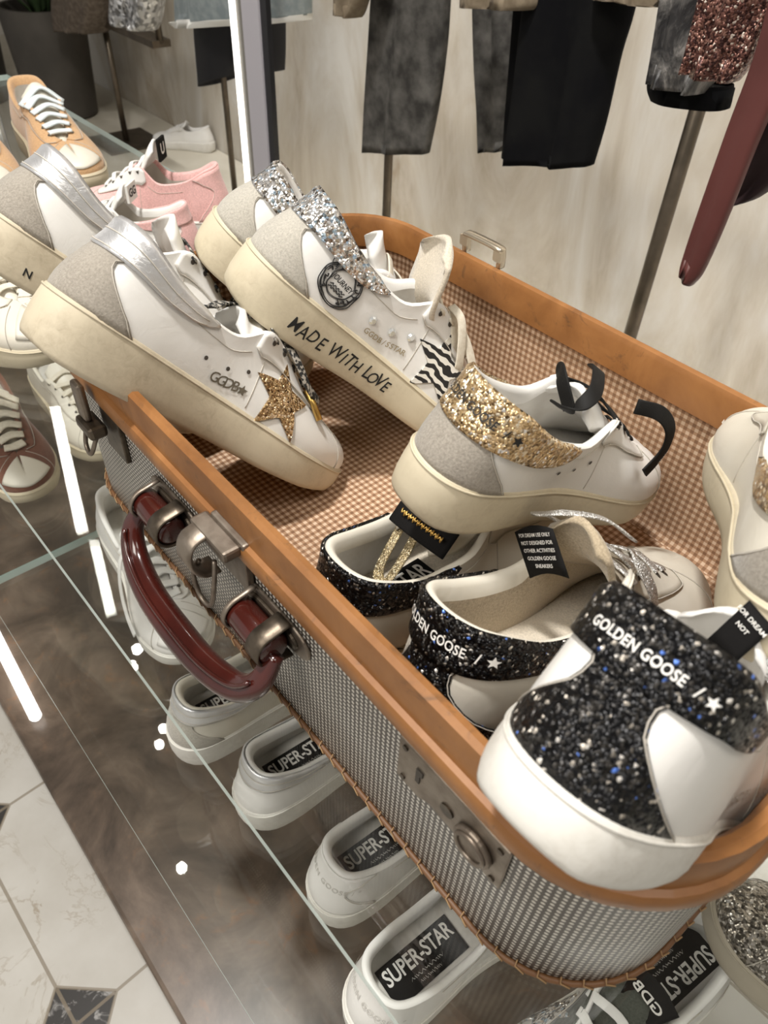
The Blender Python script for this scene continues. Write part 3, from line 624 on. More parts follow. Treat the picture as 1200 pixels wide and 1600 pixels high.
for f in (.13, .155, .18, .82, .845, .87):
    i = f*55; p = np.array([np.interp(i, range(56), hp[:, k]) for k in range(3)]); d = hp[min(55, int(i)+1)]-hp[int(i)]; d /= np.linalg.norm(d)
    V, Fc = sweep(np.array([p-d*.0016, p-d*.0008, p+d*.0008, p+d*.0016]), prof, up=(0, -.5, .86), scale=np.array([.9, .98, .98, .9])*np.interp(f, np.linspace(0, 1, 7), [.62, .8, 1, 1.08, 1, .8, .62])*1.06); mk('ridge', V, Fc, MAROON, hd, True)
V, Fc = sweep(hp[8:48]+np.array([0, -.0045, .0062]), circ(.0016, 6)); mk('grip_bead', V, Fc, MAROON, hd, True, recalc=True)
# centre clasp
cl_ = empty('clasp', SUIT, loc(-.279, .1325, .866))
bevel(mk('back_plate', *box(.004, -.0025, -.002, .036, .005, .040), METAL, cl_, False), .0015)
bevel(mk('hook_bar', *box(0, -.010, .012, .038, .012, .008), METAL, cl_, False), .002)
tube('hook', [(-.008, -.012, .014), (-.008, -.024, .010), (-.008, -.027, -.004), (-.008, -.020, -.016), (-.008, -.010, -.018)], 0, METAL, cl_, 20, up=(0, -1, 0), prof=rrect(.016, .0028, .001, 1))
tube('wire_loop', [(-.011, -.018, -.012), (-.016, -.021, -.026), (-.010, -.022, -.040), (.001, -.021, -.040), (.004, -.018, -.022), (.002, -.014, -.004)], .0016, METAL, cl_, 26)
# left latch
lt_ = empty('latch', SUIT, loc(-.447, .1325, .860))
bevel(mk('back_plate', *box(.010, -.002, -.004, .030, .004, .048), METALD, lt_, False), .001)
bevel(mk('thumb_plate', *box(-.010, -.013, .012, .014, .006, .030), METAL, lt_, False), .0025)
bevel(mk('hinge_block', *box(-.006, -.012, -.008, .026, .014, .010), METALD, lt_, False), .003)
tube('wire_loop', [(-.014, -.014, -.012), (-.012, -.018, -.026), (-.002, -.019, -.028), (.004, -.014, -.012)], .0017, METAL, lt_, 18)
# lock plate
lk = empty('lock_plate', SUIT, loc(-.0905, .1325, .8425))
poly = [(-.036, .020), (.036, .020), (.036, -.019), (.026, -.019), (.021, -.014), (-.012, -.013), (-.020, -.018), (-.036, -.018)]
V, Fc = prism(poly, .0022); V = [(a, -c-.0004, b) for a, b, c in V]; bevel(mk('plate', V, Fc, METAL, lk, False, recalc=True), .0009)
V, Fc = prism(circ(.0115, 28), .0035); V = [(a+.018, -c-.0024, b-.002) for a, b, c in V]; bt = bevel(mk('button', V, Fc, METAL, lk, False, recalc=True), .0012)
V, Fc = sweep(np.array([(.018+.0085*math.cos(t), -.0062, -.002+.0085*math.sin(t)) for t in np.linspace(0, 2*math.pi, 29)[:-1]]), circ(.0013, 6), up=(0, -1, 0), closed=True); mk('button_ring', V, Fc, METAL, bt, True)
V, Fc = prism([(-.0022, .006), (.0022, .006), (.0022, .002), (.0005, .001), (.0005, -.006), (-.0022, -.006)], .0008); V = [(a-.020, -c-.0026, b+.003) for a, b, c in V]; mk('keyhole', V, Fc, HOLE, lk, False, recalc=True)
V, Fc = prism(circ(.0042, 16), .001); V = [(a-.0005, -c-.0025, b+.0005) for a, b, c in V]; mk('key_rose', V, Fc, METALD, lk, False, recalc=True)
for a, b in ((-.031, .015), (-.031, -.013), (.031, .015), (.031, -.015)):
    V, Fc = prism(circ(.0018, 8), .001); V = [(p+a, -r-.0025, q+b) for p, q, r in V]; mk('rivet', V, Fc, METALD, lk, False, recalc=True)
# keeper standing up from the back rim
kp = empty('keeper', SUIT, loc(-.402, .457, .905))
BRASS = simple('pale_brass', (.66, .58, .46), .28, .9)
tube('keeper_bar', [(-.020, 0, .000), (-.020, -.001, .013), (-.016, -.002, .0165), (.016, -.002, .0165), (.020, -.001, .013), (.020, 0, .000)], 0, BRASS, kp, 30, up=(0, 1, 0), prof=rrect(.004, .009, .0012, 1))
for x in (-.0195, .0195): mk('rivet', *[(lambda V, Fc: ([(a+x, b-.004, c+.011) for a, b, c in V], Fc))(*box(0, 0, 0, .0085, .004, .0085))][0], BRASS, kp, False)
# torn lining paper under the back rim
a, b = at(1136, 648, y=.4475), at(1215, 692, y=.4475); u = np.linspace(0, 1, 15); rg = np.random.default_rng(5)
top = a[None]*(1-u[:, None])+b[None]*u[:, None]; hgt = .0045+.0075*np.abs(np.sin(u*9))*rg.random(15)
q = np.stack([top, top-np.stack([0*u, .0006+0*u, hgt*.55], 1), top-np.stack([0*u, .0022+.002*rg.random(15), hgt], 1)], 1)-np.array([SX, SYC, SHELF])
V, Fc = slab(q, np.array([0, .0004, 0])); mk('torn_lining', V, Fc, simple('torn_paper', (.70, .66, .58), .9), SUIT, False, recalc=True)
# ================= sneakers in the suitcase =================
SN = 'sneakers in the suitcase'
def scribble(sh, s0, t0, r, m, parent, S=1.0):
    """round postmark scribble drawn on the leather: wobbly rings, wavy tails and a written line"""
    def line(pts, w=.00045, off=.0009):
        p = crom(pts, len(pts)*4); q = sh.chart(s0, t0, -p[:, 0], p[:, 1], np.full(len(p), off)); V, Fc = sweep(q, circ(w, 5)); return V, Fc
    parts = []
    for k, (rr, w) in enumerate(((1, .00045), (.96, .0003), (.90, .0004), (.66, .0003), (.62, .0003))):
        a = np.linspace(0, 2*math.pi, 40); ph = rng.random()*6
        parts.append(line(np.stack([r*rr*(1+.055*np.sin(3*a+ph)+.03*np.sin(7*a))*np.cos(a), r*rr*.98*(1+.03*np.cos(4*a+ph))*np.sin(a)], 1), w))
    for k in range(4):
        u = np.linspace(0, 1, 9); parts.append(line(np.stack([-r*.30-r*.20*k+.0009*np.sin(u*9)-u*r*.15, r*.75+u*r*.95-k*r*.26], 1), .0004, .0018))
    for k in range(16):
        a = math.radians(-60+k*19+rng.random()*6); c = .80*r; e = .0022; p = np.array([[c*math.cos(a)+e*x, c*math.sin(a)+e*y] for x, y in rng.random((5, 2))*2-1]); parts.append(line(p, .00045))
    for yy in (-.0040, -.0062):
        u = np.linspace(-1, 1, 14); parts.append(line(np.stack([u*r*.42, yy+.0009*np.sin(u*15)], 1), .0004))
    V, Fc = join(parts); mk('postmark_drawing', V, Fc, m, parent, False)
    f = text_flat('JOURNEY', .0052*S, .02, .15); on_chart('lettering', ((f[0]*np.array([.85, 1.1])+np.array([0, .001]))*np.array([-1, 1]), [q[::-1] for q in f[1]]), sh, s0, t0, m, parent, .0012)
def aglet_lace(root, pts, w, m, name='loose_lace', th=.0016, up=(0, .3, 1), n=40): return ribbon(name, pts, w, th, m, root, n, up)

# white sneaker with the copper star, hooked over the front rim
R, sh, P = sneaker('sneaker', "white sneaker with copper glitter star, its heel hung over the suitcase's front rim", 'shoe', 1, counter=SUEDE, tab=SILVER, star=GSTAR, lace=LLEO, holes=3, group=SN,
                   stamp=[('G', 5.02, .215, .0105, INKD, -.1), ('G', 5.30, .205, .0105, INKD, -.1), ('D', 5.58, .20, .0105, INKD, -.1), ('B', 5.86, .195, .0105, INKD, -.1)], tongue_h=.88)
on_chart('lettering', fan_star(.0042, 2, .45), sh, -K(6.14), .19, INKD, P['upper'], .001)
aglet_lace(R, [(.150, -.013, .090), (.160, -.022, .086), (.172, -.027, .078), (.184, -.029, .070), (.196, -.026, .067), (.205, -.020, .066)], .0065, LLEO, up=(0, -1, .6))
tube('lace_tip', [sh.P(-K(8.7), .80, .004), sh.P(-K(9.1), .68, .004), sh.P(-K(9.35), .50, .004)], .0026, GOLDM, R)
aglet_lace(R, [(.120, .006, .094), (.105, .0, .088), (.092, -.012, .080), (.085, -.004, .074), (.095, .012, .078)], .0075, LLEO)
pose(R, 75.2, 45.1, -14.9, (-.4433, .0888, .9393))
# its twin beyond, at the left corner
R, sh, P = sneaker('sneaker', 'white leather sneaker with plain silver heel tab, cut by the left edge of the photo', 'shoe', -1, counter=SUEDE, tab=SILVER, lace=LLEO, group=SN)
f = text_flat('N', .008, .02); on_sole('lettering', (f[0]*np.array([-1, 1]), [q[::-1] for q in f[1]]), sh, -K(2.7), .012, INKB, P['sole'])
pose(R, 72, 43, -15, (-.578, .0985, .9425))
# hand-written sneaker
R, sh, P = sneaker('sneaker', 'white sneaker with zebra star and MADE WITH LOVE handwritten on its sole', 'shoe', 1, counter=SUEDEL, tab=GSILV, star=ZEBRA, lace=LCREAM, crystals=True, sole=SOLEY, group=SN,
                   stamp=[(c, 4.55+.175*i, .20, .0062, INKG, -.06) for i, c in enumerate('GGDB/SSTAR')], tongue_h=1.2, tongue_w=1.4, tongue=LINING)
scribble(sh, -K(3.2), .50, .0165, INKB, P['upper'])
x = 3.05
for wd, jit in (('MADE', 0), ('WITH', 1), ('LOVE', 2)):
    for i, c in enumerate(wd):
        f = text_flat(c, 0.0118+.001*math.sin(3*i+jit), .006, .22); a = .10*math.sin(2.3*i+jit); V = f[0]@np.array([[math.cos(a), math.sin(a)], [-math.sin(a), math.cos(a)]])
        on_sole('lettering', (V*np.array([-.95, 1.25]), [q[::-1] for q in f[1]]), sh, -K(x), .0155-.0015*(i % 2)+.001*jit*.5, INKB, P['sole']); x += .272 if c not in 'I' else .18
    x += .17
aglet_lace(R, [(.150, -.014, .092), (.158, -.024, .090), (.168, -.030, .078), (.180, -.033, .060), (.176, -.028, .058), (.166, -.024, .074), (.152, -.016, .090)], .0075, LCREAM, up=(0, -1, .5))
aglet_lace(R, [(.160, -.016, .086), (.176, -.026, .078), (.192, -.032, .066), (.205, -.036, .052), (.214, -.040, .040)], .0075, LCREAM, up=(0, -1, .5))
pose(R, 58.8, 40.1, -9, (-.4542, .2348, .9264))
R, sh, P = sneaker('sneaker', 'white sneaker with silver glitter heel tab, half hidden behind the handwritten one', 'shoe', -1, counter=SUEDEL, tab=GSILV, lace=LCREAM, sole=SOLEY, group=SN)
pose(R, 50, 38, -9, (-.549, .262, .9125))
R, sh, P = sneaker('sneaker', 'white sneaker with mottled black lace, buried between the copper star sneaker and the handwritten one', 'shoe', 1, S=.62, counter=SUEDEL, lace=LLEO, upper=IVORY, lining=LINING, group=SN)
aglet_lace(R, [(.125, .012, .096), (.108, .016, .088), (.090, .010, .078), (.080, -.008, .074), (.092, -.016, .080), (.110, -.012, .090)], .010, LLEO)
pose(R, 100, 3, -4, (-.492, .190, .790))
# gold tab sneaker on top of the pair in front of it
R, sh, P = sneaker('sneaker', 'white sneaker with gold glitter heel tab and black laces, lying on top of two others', 'shoe', -1, S=.86, counter=SUEDE, tab=GGOLD, lace=LBLACK, tab_text=1, tab_ink=INKB, sole=SOLEY, group=SN, cw=1.2, tongue_h=.92, star_side=-1, holes=3, tabb=([0, 2, 3, 3.8, 4.15, 4.35], [.50, .52, .55, .62, .72, .90]), tabend=1.03, tabx=1.1, tabt=.76)
aglet_lace(R, [(.124, .012, .070), (.112, .020, .076), (.104, .021, .083), (.096, .012, .081), (.098, -.002, .070)], .0095, LBLACK, up=(1, 0, .2))
aglet_lace(R, [(.128, .016, .088), (.112, .004, .094), (.096, -.010, .088), (.085, -.010, .076), (.09, .004, .070)], .0095, LBLACK, up=(.3, 0, 1))
aglet_lace(R, [(.136, -.018, .085), (.146, -.029, .088), (.156, -.036, .082), (.162, -.039, .070), (.161, -.040, .059), (.156, -.041, .050)], .0095, LBLACK, up=(0, -1, .3))
f = text_flat('GOL', .0062, .012); mk('lettering', [(.1605+v[1]*.3, -.0425, .064-v[0]*.8) for v in f[0]], f[1], INKW, R, False)
pose(R, 87, 22.1, 8.2, (-.217, .2045, .8985))
# the left one of the two upright black glitter sneakers
R, sh, P = sneaker('sneaker', 'ivory sneaker with gold laces and black label on its tongue, beneath the gold tab sneaker', 'shoe', -1, S=.96, upper=IVORY, lining=LININGW, counter=GBLACK, tab=GBLACK, lace=LGOLD, insole=('SUPER-STAR', .072), insole_m=LINING, sole=SOLEY, sk=.75, group=SN, tongue=IVORY, neck=.6, cw=1.15, tongue_back=.030, tongue_h=.86)
aglet_lace(R, [(.122, .022, .094), (.104, .020, .088), (.080, .016, .070), (.062, .012, .052), (.060, .004, .048), (.075, .004, .060), (.095, .008, .078)], .0075, LGOLD)
lb = ribbon('tongue_label', [(.088, -.024, .084), (.085, -.012, .087), (.084, 0, .088), (.085, .012, .087), (.088, .024, .084)], .019, .003, BLACK, R, 18, up=(-.7, 0, .7))
for k in range(9):
    y = .016-.004*k; tube('gold_script', [(.0845, y, .0917), (.0820, y-.001, .0897), (.0838, y-.0025, .0913), (.0815, y-.0035, .0887), (.0840, y-.004, .0917)], .0005, GOLDM, lb, 10)
pose(R, 93, 2.5, -1, (-.228, .1525, .7665))
# the right one
R, sh, P = sneaker('sneaker', 'ivory sneaker with black glitter heel, shearling lining and black tag inside', 'shoe', 1, upper=IVORY, lining=FUR, counter=GBLACK, tab=GBLACK, lace=LSILV, tab_text=1, insole_m=LINING, sole=SOLEY, sk=.75, group=SN, tongue=FUR, neck=.6, cw=1.2, tongue_h=1.12)
tg = mk('care_tag', *slab(np.array([[(.1060-.004*u, .032-.042*u-.004*v, .112-.036*v+.004*math.sin(u*3)) for v in np.linspace(0, 1, 5)] for u in np.linspace(0, 1, 7)]), np.array([-.0007, 0, 0])), BLACK, R, True, recalc=True)
for i, tx in enumerate(('FOR DREAM USE ONLY', 'NOT DESIGNED FOR', 'OTHER ACTIVITIES', 'GOLDEN GOOSE', 'SNEAKERS')):
    f = text_flat(tx, .0040, .01); w0 = min(1.0, .034/np.ptp(f[0][:, 0])); mk('lettering', [(.1030-.0952*(.010-v[0]*w0-.009)*-1-.0008, .0100-v[0]*w0-.0006*i, .109-.0058*i+v[1]) for v in f[0]], f[1], INKW, tg, False)
pv = Vector((.104, .012, .098)); tg.matrix_local = Matrix.Translation(pv+Vector((.002, .004, -.004))) @ Matrix.Rotation(math.radians(-32), 4, 'X') @ Matrix.Scale(.8, 4) @ Matrix.Translation(-pv)
aglet_lace(R, [(.140, .020, .096), (.128, .030, .103), (.118, .030, .108), (.112, .022, .113), (.118, .010, .118), (.135, -.004, .116), (.150, -.016, .104)], .0085, LSILV)
aglet_lace(R, [(.150, -.016, .097), (.146, -.026, .094), (.152, -.034, .080), (.158, -.036, .066)], .0075, LSILV, up=(0, -1, .4))
pose(R, 85.2, 10, -10, (-.140, .142, .803))
# the big one on the front right corner
R, sh, P = sneaker('sneaker', 'white sneaker with black glitter heel, nearest the camera on the suitcase corner', 'shoe', -1, S=.905, counter=GBLACK, tab=GBLACK, lace=LSILV, tab_text=1, sole=SOLEW, sk=.72, group=SN, neck=.5, cw=1.3, bw=1.32, tabend=.84, star_side=-1, tongue_h=1.0, holes=0, tabx=.8, tabt=.80,
                   stamp=[(c, 5.15+.26*i, .22, .0075, INKPALE, -.05) for i, c in enumerate('GGDB/SSTAR')])
tg = mk('care_tag', *slab(np.array([[(.100+.004*v, -.004-.018*u-.003*v, .105-.030*v) for v in np.linspace(0, 1, 5)] for u in np.linspace(0, 1, 7)]), np.array([-.0007, 0, 0])), BLACK, R, True, recalc=True)
for i, tx in enumerate(('FOR DREAM', 'NOT')):
    f = text_flat(tx, .0036, .01); mk('lettering', [(.0990+.0006*i, -.013-v[0], .099-.006*i+v[1]) for v in f[0]], f[1], INKW, tg, False)
pv = Vector((.100, -.013, .095)); tg.matrix_local = Matrix.Translation(pv+Vector((0, .010, -.002))) @ Matrix.Rotation(math.radians(18), 4, 'X') @ Matrix.Scale(.78, 4) @ Matrix.Translation(-pv)
aglet_lace(R, [(.150, -.018, .096), (.140, -.030, .095), (.142, -.038, .080), (.150, -.040, .062), (.158, -.042, .045)], .0085, LSILV, up=(0, -1, .4))
aglet_lace(R, [(.128, -.018, .104), (.112, -.024, .104), (.104, -.022, .092), (.108, -.018, .080)], .0095, LSILV, up=(0, -.5, 1))
pose(R, 88, 41, -4, (-.0441, .1006, .9407))
R, sh, P = sneaker('sneaker', 'cream soled sneaker with grey suede heel at the right edge of the suitcase', 'shoe', 1, S=.85, counter=SUEDE, tab=GGOLD, lace=LBLACK, sole=SOLEY, upper=IVORY, group=SN, neck=.8)
pose(R, 115, 12, -5, (-.022, .240, .926))

# ================= sneakers on the lower shelf =================
LS = 'sneakers on the lower glass shelf'; LZ = LOWER+.0004
def low(label, x, y, yaw, hand=1, S=.95, **kw):
    r, s, p = sneaker(kw.pop('name', 'sneaker'), label, 'shoe', hand, S=S, group=LS, nu=41, **kw); pose(r, yaw, 0, 0, (x, y, LZ)); return r, s, p
low('grey white sneaker under the handle, its heel just behind the glass edge', -.421, .098, 88, 1, counter=SUEDEL, upper=IVORY, insole=('SUPER-STAR', .079), tab=SILVER, sole=SOLEW)
low('white sneaker with shiny silver heel tab in the row under the suitcase', -.316, .115, 88, -1, tab=SILVER, insole=('SUPER-STAR', .079), upper=WHITE, sole=SOLEW)
low('plain white sneaker under the lock plate with faint writing on its heel', -.204, .120, 88, 1, insole=('SUPER-STAR', .079), heel_text='GOLDEN GOOSE / *', sole=SOLEW, counter=WHITE)
low('plain white sneaker nearest the bottom edge of the photo, insole label clear', -.108, .090, 88, -1, insole=('SUPER-STAR', .077), heel_text='GOLDEN GOOSE / *', sole=SOLEW, lace=None, cw=1.1)
r, s, p = low('white lace-up sneaker under the left end of the suitcase, toe towards the camera', -.772, .200, -5, -1, S=.98, lace=None, sole=SOLEW, tongue_h=1.05, toecap=WHITE)
for k in range(7): aglet_lace(r, [s.P(K(6.2+.62*k), .9, .004), s.bend([.126+.0135*k, .004*(-1)**k, .106-.0078*k]), s.P(-K(6.2+.62*k), .9, .004)], .0095, LWHITE, 'lace', .004, n=14)
aglet_lace(r, [(.14, -.02, .095), (.15, -.034, .085), (.165, -.044, .06), (.19, -.050, .04), (.215, -.052, .032)], .008, LWHITE, up=(0, -1, .4))
SBRN = suede('chestnut_suede', (.11, .045, .030), (.17, .075, .05))
r, s, p = low('chestnut suede sneaker with wide cream laces at the left edge of the photo', -1.150, .158, -4, -1, S=1.0, upper=SBRN, lace=None, sole=SOLEY, tongue=IVORY, toecap=IVORY)
for k in range(6): aglet_lace(r, [s.P(K(6.3+.72*k), .92, .004), s.bend([.130+.016*k, 0, .106-.0088*k]), s.P(-K(6.3+.72*k), .92, .004)], .014, LCREAM, 'lace', .004, n=14)
r, s, p = low('cream sneaker with trailing laces, half hidden behind the left latch', -1.165, .262, -2, 1, S=.98, upper=IVORY, lace=LCREAM, sole=SOLEY)
SGRN = suede('dark_green_suede', (.035, .04, .032), (.07, .075, .062))
r, s, p = low("white and dark green sneaker with glitter star under the suitcase's right end", .040, .372, -97, 1, S=1.0, upper=WHITE, eyestay=SGRN, tongue=SGRN, star=GSILV, star_side=-1, lace=LWHITE, insole=('SUPER-STAR', .055), sole=SOLEW, toecap=SGRN)
tl = ribbon('tongue_label', [(.116, -.017, .106), (.113, 0, .1085), (.116, .017, .106)], .026, .002, BLACK, r, 12, up=(.75, 0, .66))
f = text_flat('GDB', .0125, .02); mk('lettering', [(.1165-.78*v[1], -v[0]*1, .1090+.0022+.62*v[1]*.0-.0*v[0]) for v in f[0]], f[1], INKW, tl, False)
r, s, p = low('grey glitter sneaker with a beige sole in the bottom right corner of the photo', .285, .455, 203, 1, S=.98, upper=GGREY, sole=rubber('beige_rubber', (.42, .37, .29), (.3, .25, .18)), lining=LINING, bw=1.05)
pose(r, 203, -16, 12, (.250, .450, LZ+.012))

# ================= sneakers on the upper shelf, left of the suitcase =================
US = 'sneakers on the upper glass shelf'; UZ = SHELF+.0004
def upr(label, x, y, yaw, hand=1, S=1.0, z=UZ, pr=(0, 0), **kw):
    r, s, p = sneaker('sneaker', label, 'shoe', hand, S=S, group=US, nu=41, **kw); pose(r, yaw, pr[0], pr[1], (x, y, z)); return r, s, p
TAN = suede('tan_suede', (.42, .25, .12), (.52, .33, .18))
for (lab, y, hand) in (('tan suede sneaker with pale blue laces, nearer the back edge of the shelf', .42, 1), ('tan suede sneaker with pale blue laces, cut by the left edge of the photo', .305, -1)):
    r, s, p = upr(lab, -1.40, y, -8, hand, 1.05, upper=TAN, lace=None, tongue=IVORY, sole=SOLEY, toecap=IVORY, eyestay=TAN)
    for k in range(6): aglet_lace(r, [s.P(K(6.2+.66*k), .92, .004), s.bend([.128+.0145*k, .003*(-1)**k, .103-.0075*k]), s.P(-K(6.2+.66*k), .92, .004)], .0115, LBLUE, 'lace', .004, n=14)
PINK = suede('pink_suede', (.60, .33, .31), (.68, .42, .40)); PLIN = simple('pale_lining', (.70, .66, .60), .8)
r, s, p = upr('small pink sneaker with a black tongue label, farther one of the pair', -.868, .482, 222, 1, .80, upper=PINK, counter=PINK, tab=None, hi=1.4, lining=PLIN, lace=LWHITE, tongue=WHITE, sole=SOLEW, eyestay=WHITE, tongue_h=1.05)
tl = mk('tongue_label', *box(.084, 0, .108, .003, .022, .026), BLACK, r, False); f = text_flat('U', .018, .03); mk('lettering', [(.0822, -v[0], .108+v[1]) for v in f[0]], f[1], INKW, tl, False)
r, s, p = upr('small pink and white sneaker with a white label, the nearer one of the pair', -.815, .405, 222, -1, .74, upper=WHITE, counter=PINK, tab=PINK, hi=1.2, lining=PLIN, lace=LWHITE, tongue=WHITE, sole=SOLEW, tongue_h=1.05)
tl = mk('tongue_label', *box(.078, 0, .088, .003, .024, .020), WHITE, r, False); f = text_flat('GG', .013, .03); mk('lettering', [(.0762, -v[0], .088+v[1]) for v in f[0]], f[1], INKB, tl, False)
upr('small white sneaker with grey glitter heel, squeezed behind the silver tab sneakers', -.745, .335, 222, 1, .62, upper=WHITE, counter=GGREY, tab=GGREY, lining=PLIN, lace=LWHITE, sole=SOLEW)
upr('cream sneaker with a bare rounded toe, under the sneaker cut by the left edge', -.965, .118, 12, 1, 1.0, upper=IVORY, sole=SOLEY, lace=LCREAM, toecap=IVORY)
# ================= behind the table: racks, clothes, pots =================
IRON = simple('bronzed_iron_tube', (.10, .082, .06), .38, .8, c2=(.15, .12, .09), ns=20)
def rod(name, a, b, r, m, parent=None, n=14): return tube(name, [a, tuple((np.array(a)+np.array(b))/2), b], r, m, parent, prof=circ(r, n), up=(1, .01, .3) if abs(a[2]-b[2]) > abs(a[0]-b[0]) else (0, 0, 1))
PZ = .10
# right clothes rack
RY = 1.15; xa, xb = at(605, 300, y=RY)[0], at(1038, 345, y=RY)[0]
rk = empty('clothes_rack', None, (xa, RY, PZ)); tag(rk, 'bronzed iron clothes rack standing in front of the concrete wall', 'rack')
RZ = 1.165-PZ; rod('post', (0, 0, 0), (0, 0, RZ), .010, IRON, rk); rod('post', (xb-xa, 0, 0), (xb-xa, 0, RZ), .0125, IRON, rk); rod('rail', (-.25, 0, RZ), (xb-xa+.5, 0, RZ), .011, IRON, rk); rod('rail', (xb-xa-.05, -.32, RZ-.01), (xb-xa+.62, -.32, RZ-.01), .010, IRON, rk)
for x in (xb-xa, xb-xa+.45): rod('arm', (x, 0, RZ), (x, -.32, RZ-.005), .009, IRON, rk)
for x in (0, xb-xa): mk('foot', *box(x, 0, .004, .05, .36, .008), IRON, rk, False)
def cloth(name, rows, y, depth, m, parent=None, folds=3, amp=.012, hem=0.0, seed=0, n=28):
    """hanging cloth: closed flattened tube through rows of (left px, right px, py) seen on the plane y"""
    r_ = np.random.default_rng(seed); ph = r_.random(4)*6; C = []
    rows = np.array(rows, float); dense = crom(np.array([np.concatenate([at(a, b, y=y), at(c, d, y=y)]) for a, b, c, d in rows]), 26)
    for j, q in enumerate(dense):
        L, Rr = q[:3], q[3:]; c = (L+Rr)/2; h = (Rr-L)/2; a = np.linspace(0, 2*math.pi, n, endpoint=False); v = j/25
        ca, sa = np.cos(a), np.sin(a); e = np.sign(ca)*abs(ca)**.85
        w = amp*np.sin(folds*math.pi*ca+ph[0]+1.2*v)+amp*.5*np.sin(folds*1.9*math.pi*ca+ph[1]-2*v)
        C.append(c+h*e[:, None]+np.array([0, 1, 0])*(depth/2*np.sign(sa)*abs(sa)**.6+w)[:, None])
    C = np.array(C); V, Fc = grid(C, closev=True); k = len(V); nv = n
    inner = C[-1]*.97+C[-1].mean(0)*.03+np.array([0, 0, .02]); V = np.vstack([V, inner]); b = (len(C)-1)*nv
    Fc += [(b+i, b+(i+1) % nv, k+(i+1) % nv, k+i) for i in range(nv)]+[tuple(range(k, k+nv))]
    return mk(name, V, Fc, m, parent, True, recalc=True)
GREYDEN = simple('washed_grey_denim', (.040, .038, .035), .9, c2=(.135, .128, .118), ns=26, lo=.35, hi=.72, bump=.3, bs=700, detail=6, spec=.1)
BLK = simple('black_wool', (.006, .006, .007), .9, c2=(.010, .010, .010), ns=12, bump=.3, bs=500, spec=.05)
g = G('acid_washed_leather'); a = g.noise(14, 6, .7, None, 1.6).outputs[0]
g.set(col=g.ramp(a, [(.40, (.018, .017, .018)), (.52, (.10, .095, .09)), (.66, (.32, .30, .28))]), rough=.45); g.bump(a, .5, .006); ACID = g.m
SEQ = glitter('copper_sequins', [(0, (.05, .02, .018)), (.35, (.16, .07, .055)), (.75, (.34, .18, .14)), (.94, (.85, .72, .62))], 480, .8, .6, .3)
WINE = simple('wine_red_leather', (.080, .020, .017), .5, c2=(.108, .030, .026), ns=8, bump=.15, bs=60)
WINED = simple('dark_wine_lining', (.026, .010, .012), .7)
BROWNW = simple('brown_wool', (.15, .115, .075), .9, c2=(.22, .175, .12), ns=60, bump=.6, bs=300)
HG = 'clothes hanging on the rack'
t = empty('trousers', None, tuple(at(640, -200, y=RY))); tag(t, 'mottled grey trousers hanging on the rack, in front of the concrete wall', 'trousers', HG)
def under(parent, o): M_ = parent.matrix_world.copy(); o.parent = parent; o.matrix_parent_inverse = Matrix.Translation(parent.location).inverted(); return o
under(t, cloth('trouser_leg', [(590, -260, 730, -250), (588, -60, 704, -50), (583, 60, 696, 66), (578, 150, 684, 160), (574, 236, 668, 240)], RY, .05, GREYDEN, None, 2, .006, seed=1))
under(t, cloth('trouser_leg', [(745, -260, 840, -250), (744, -40, 812, -30), (747, 90, 806, 95), (752, 170, 802, 175), (754, 236, 800, 234)], RY+.10, .05, GREYDEN, None, 2, .006, seed=2))
t = empty('trousers', None, tuple(at(890, -200, y=RY-.04))); tag(t, 'wide black trousers hanging on the rack beside the grey pair', 'trousers', HG)
under(t, cloth('trouser_leg', [(830, -260, 1010, -250), (818, -40, 990, -20), (806, 80, 962, 90), (795, 180, 940, 190), (788, 252, 920, 260)], RY-.06, .06, BLK, None, 2, .010, seed=3))
under(t, cloth('trouser_leg', [(826, -260, 960, -250), (812, -40, 930, -20), (800, 80, 910, 90), (789, 180, 890, 190), (784, 244, 860, 252)], RY+.02, .05, BLK, None, 2, .010, seed=4))
t = empty('jacket', None, tuple(at(1090, -200, y=.86))); tag(t, 'acid washed dark jacket with cropped hem hanging at the upper right', 'jacket', HG)
under(t, cloth('front_panel', [(1070, -200, 1190, -190), (1052, -40, 1160, -20), (1040, 30, 1140, 40), (1028, 90, 1125, 105), (1018, 128, 1100, 146)], .86, .05, ACID, None, 2, .008, seed=5))
under(t, cloth('hem_band', [(1016, 120, 1140, 134), (1015, 140, 1137, 156), (1020, 155, 1133, 172)], .885, .05, BLK, None, 1, .003, seed=6))
tag(cloth('sequin_top', [(1130, -200, 1290, -190), (1112, -40, 1240, -20), (1098, 30, 1198, 46), (1086, 80, 1176, 96), (1076, 112, 1150, 128)], .80, .05, SEQ, None, 2, .007, seed=7), 'copper sequin sleeve hanging over the acid washed jacket', 'sleeve', HG)
tag(cloth('belt', [(1240, -160, 1320, -140), (1190, 60, 1246, 82), (1140, 200, 1186, 222), (1094, 330, 1134, 350), (1068, 408, 1100, 424), (1064, 430, 1082, 446)], .74, .018, WINE, None, 1, .002, seed=8), 'wine red leather belt end hanging at the right edge', 'belt', HG)
tag(cloth('coat', [(1270, -160, 1420, -150), (1205, 60, 1330, 90), (1180, 180, 1270, 220), (1150, 260, 1200, 300), (1132, 312, 1146, 322)], .80, .03, WINED, None, 2, .006, seed=9), 'dark wine coat tail hanging behind the red belt', 'coat', HG)
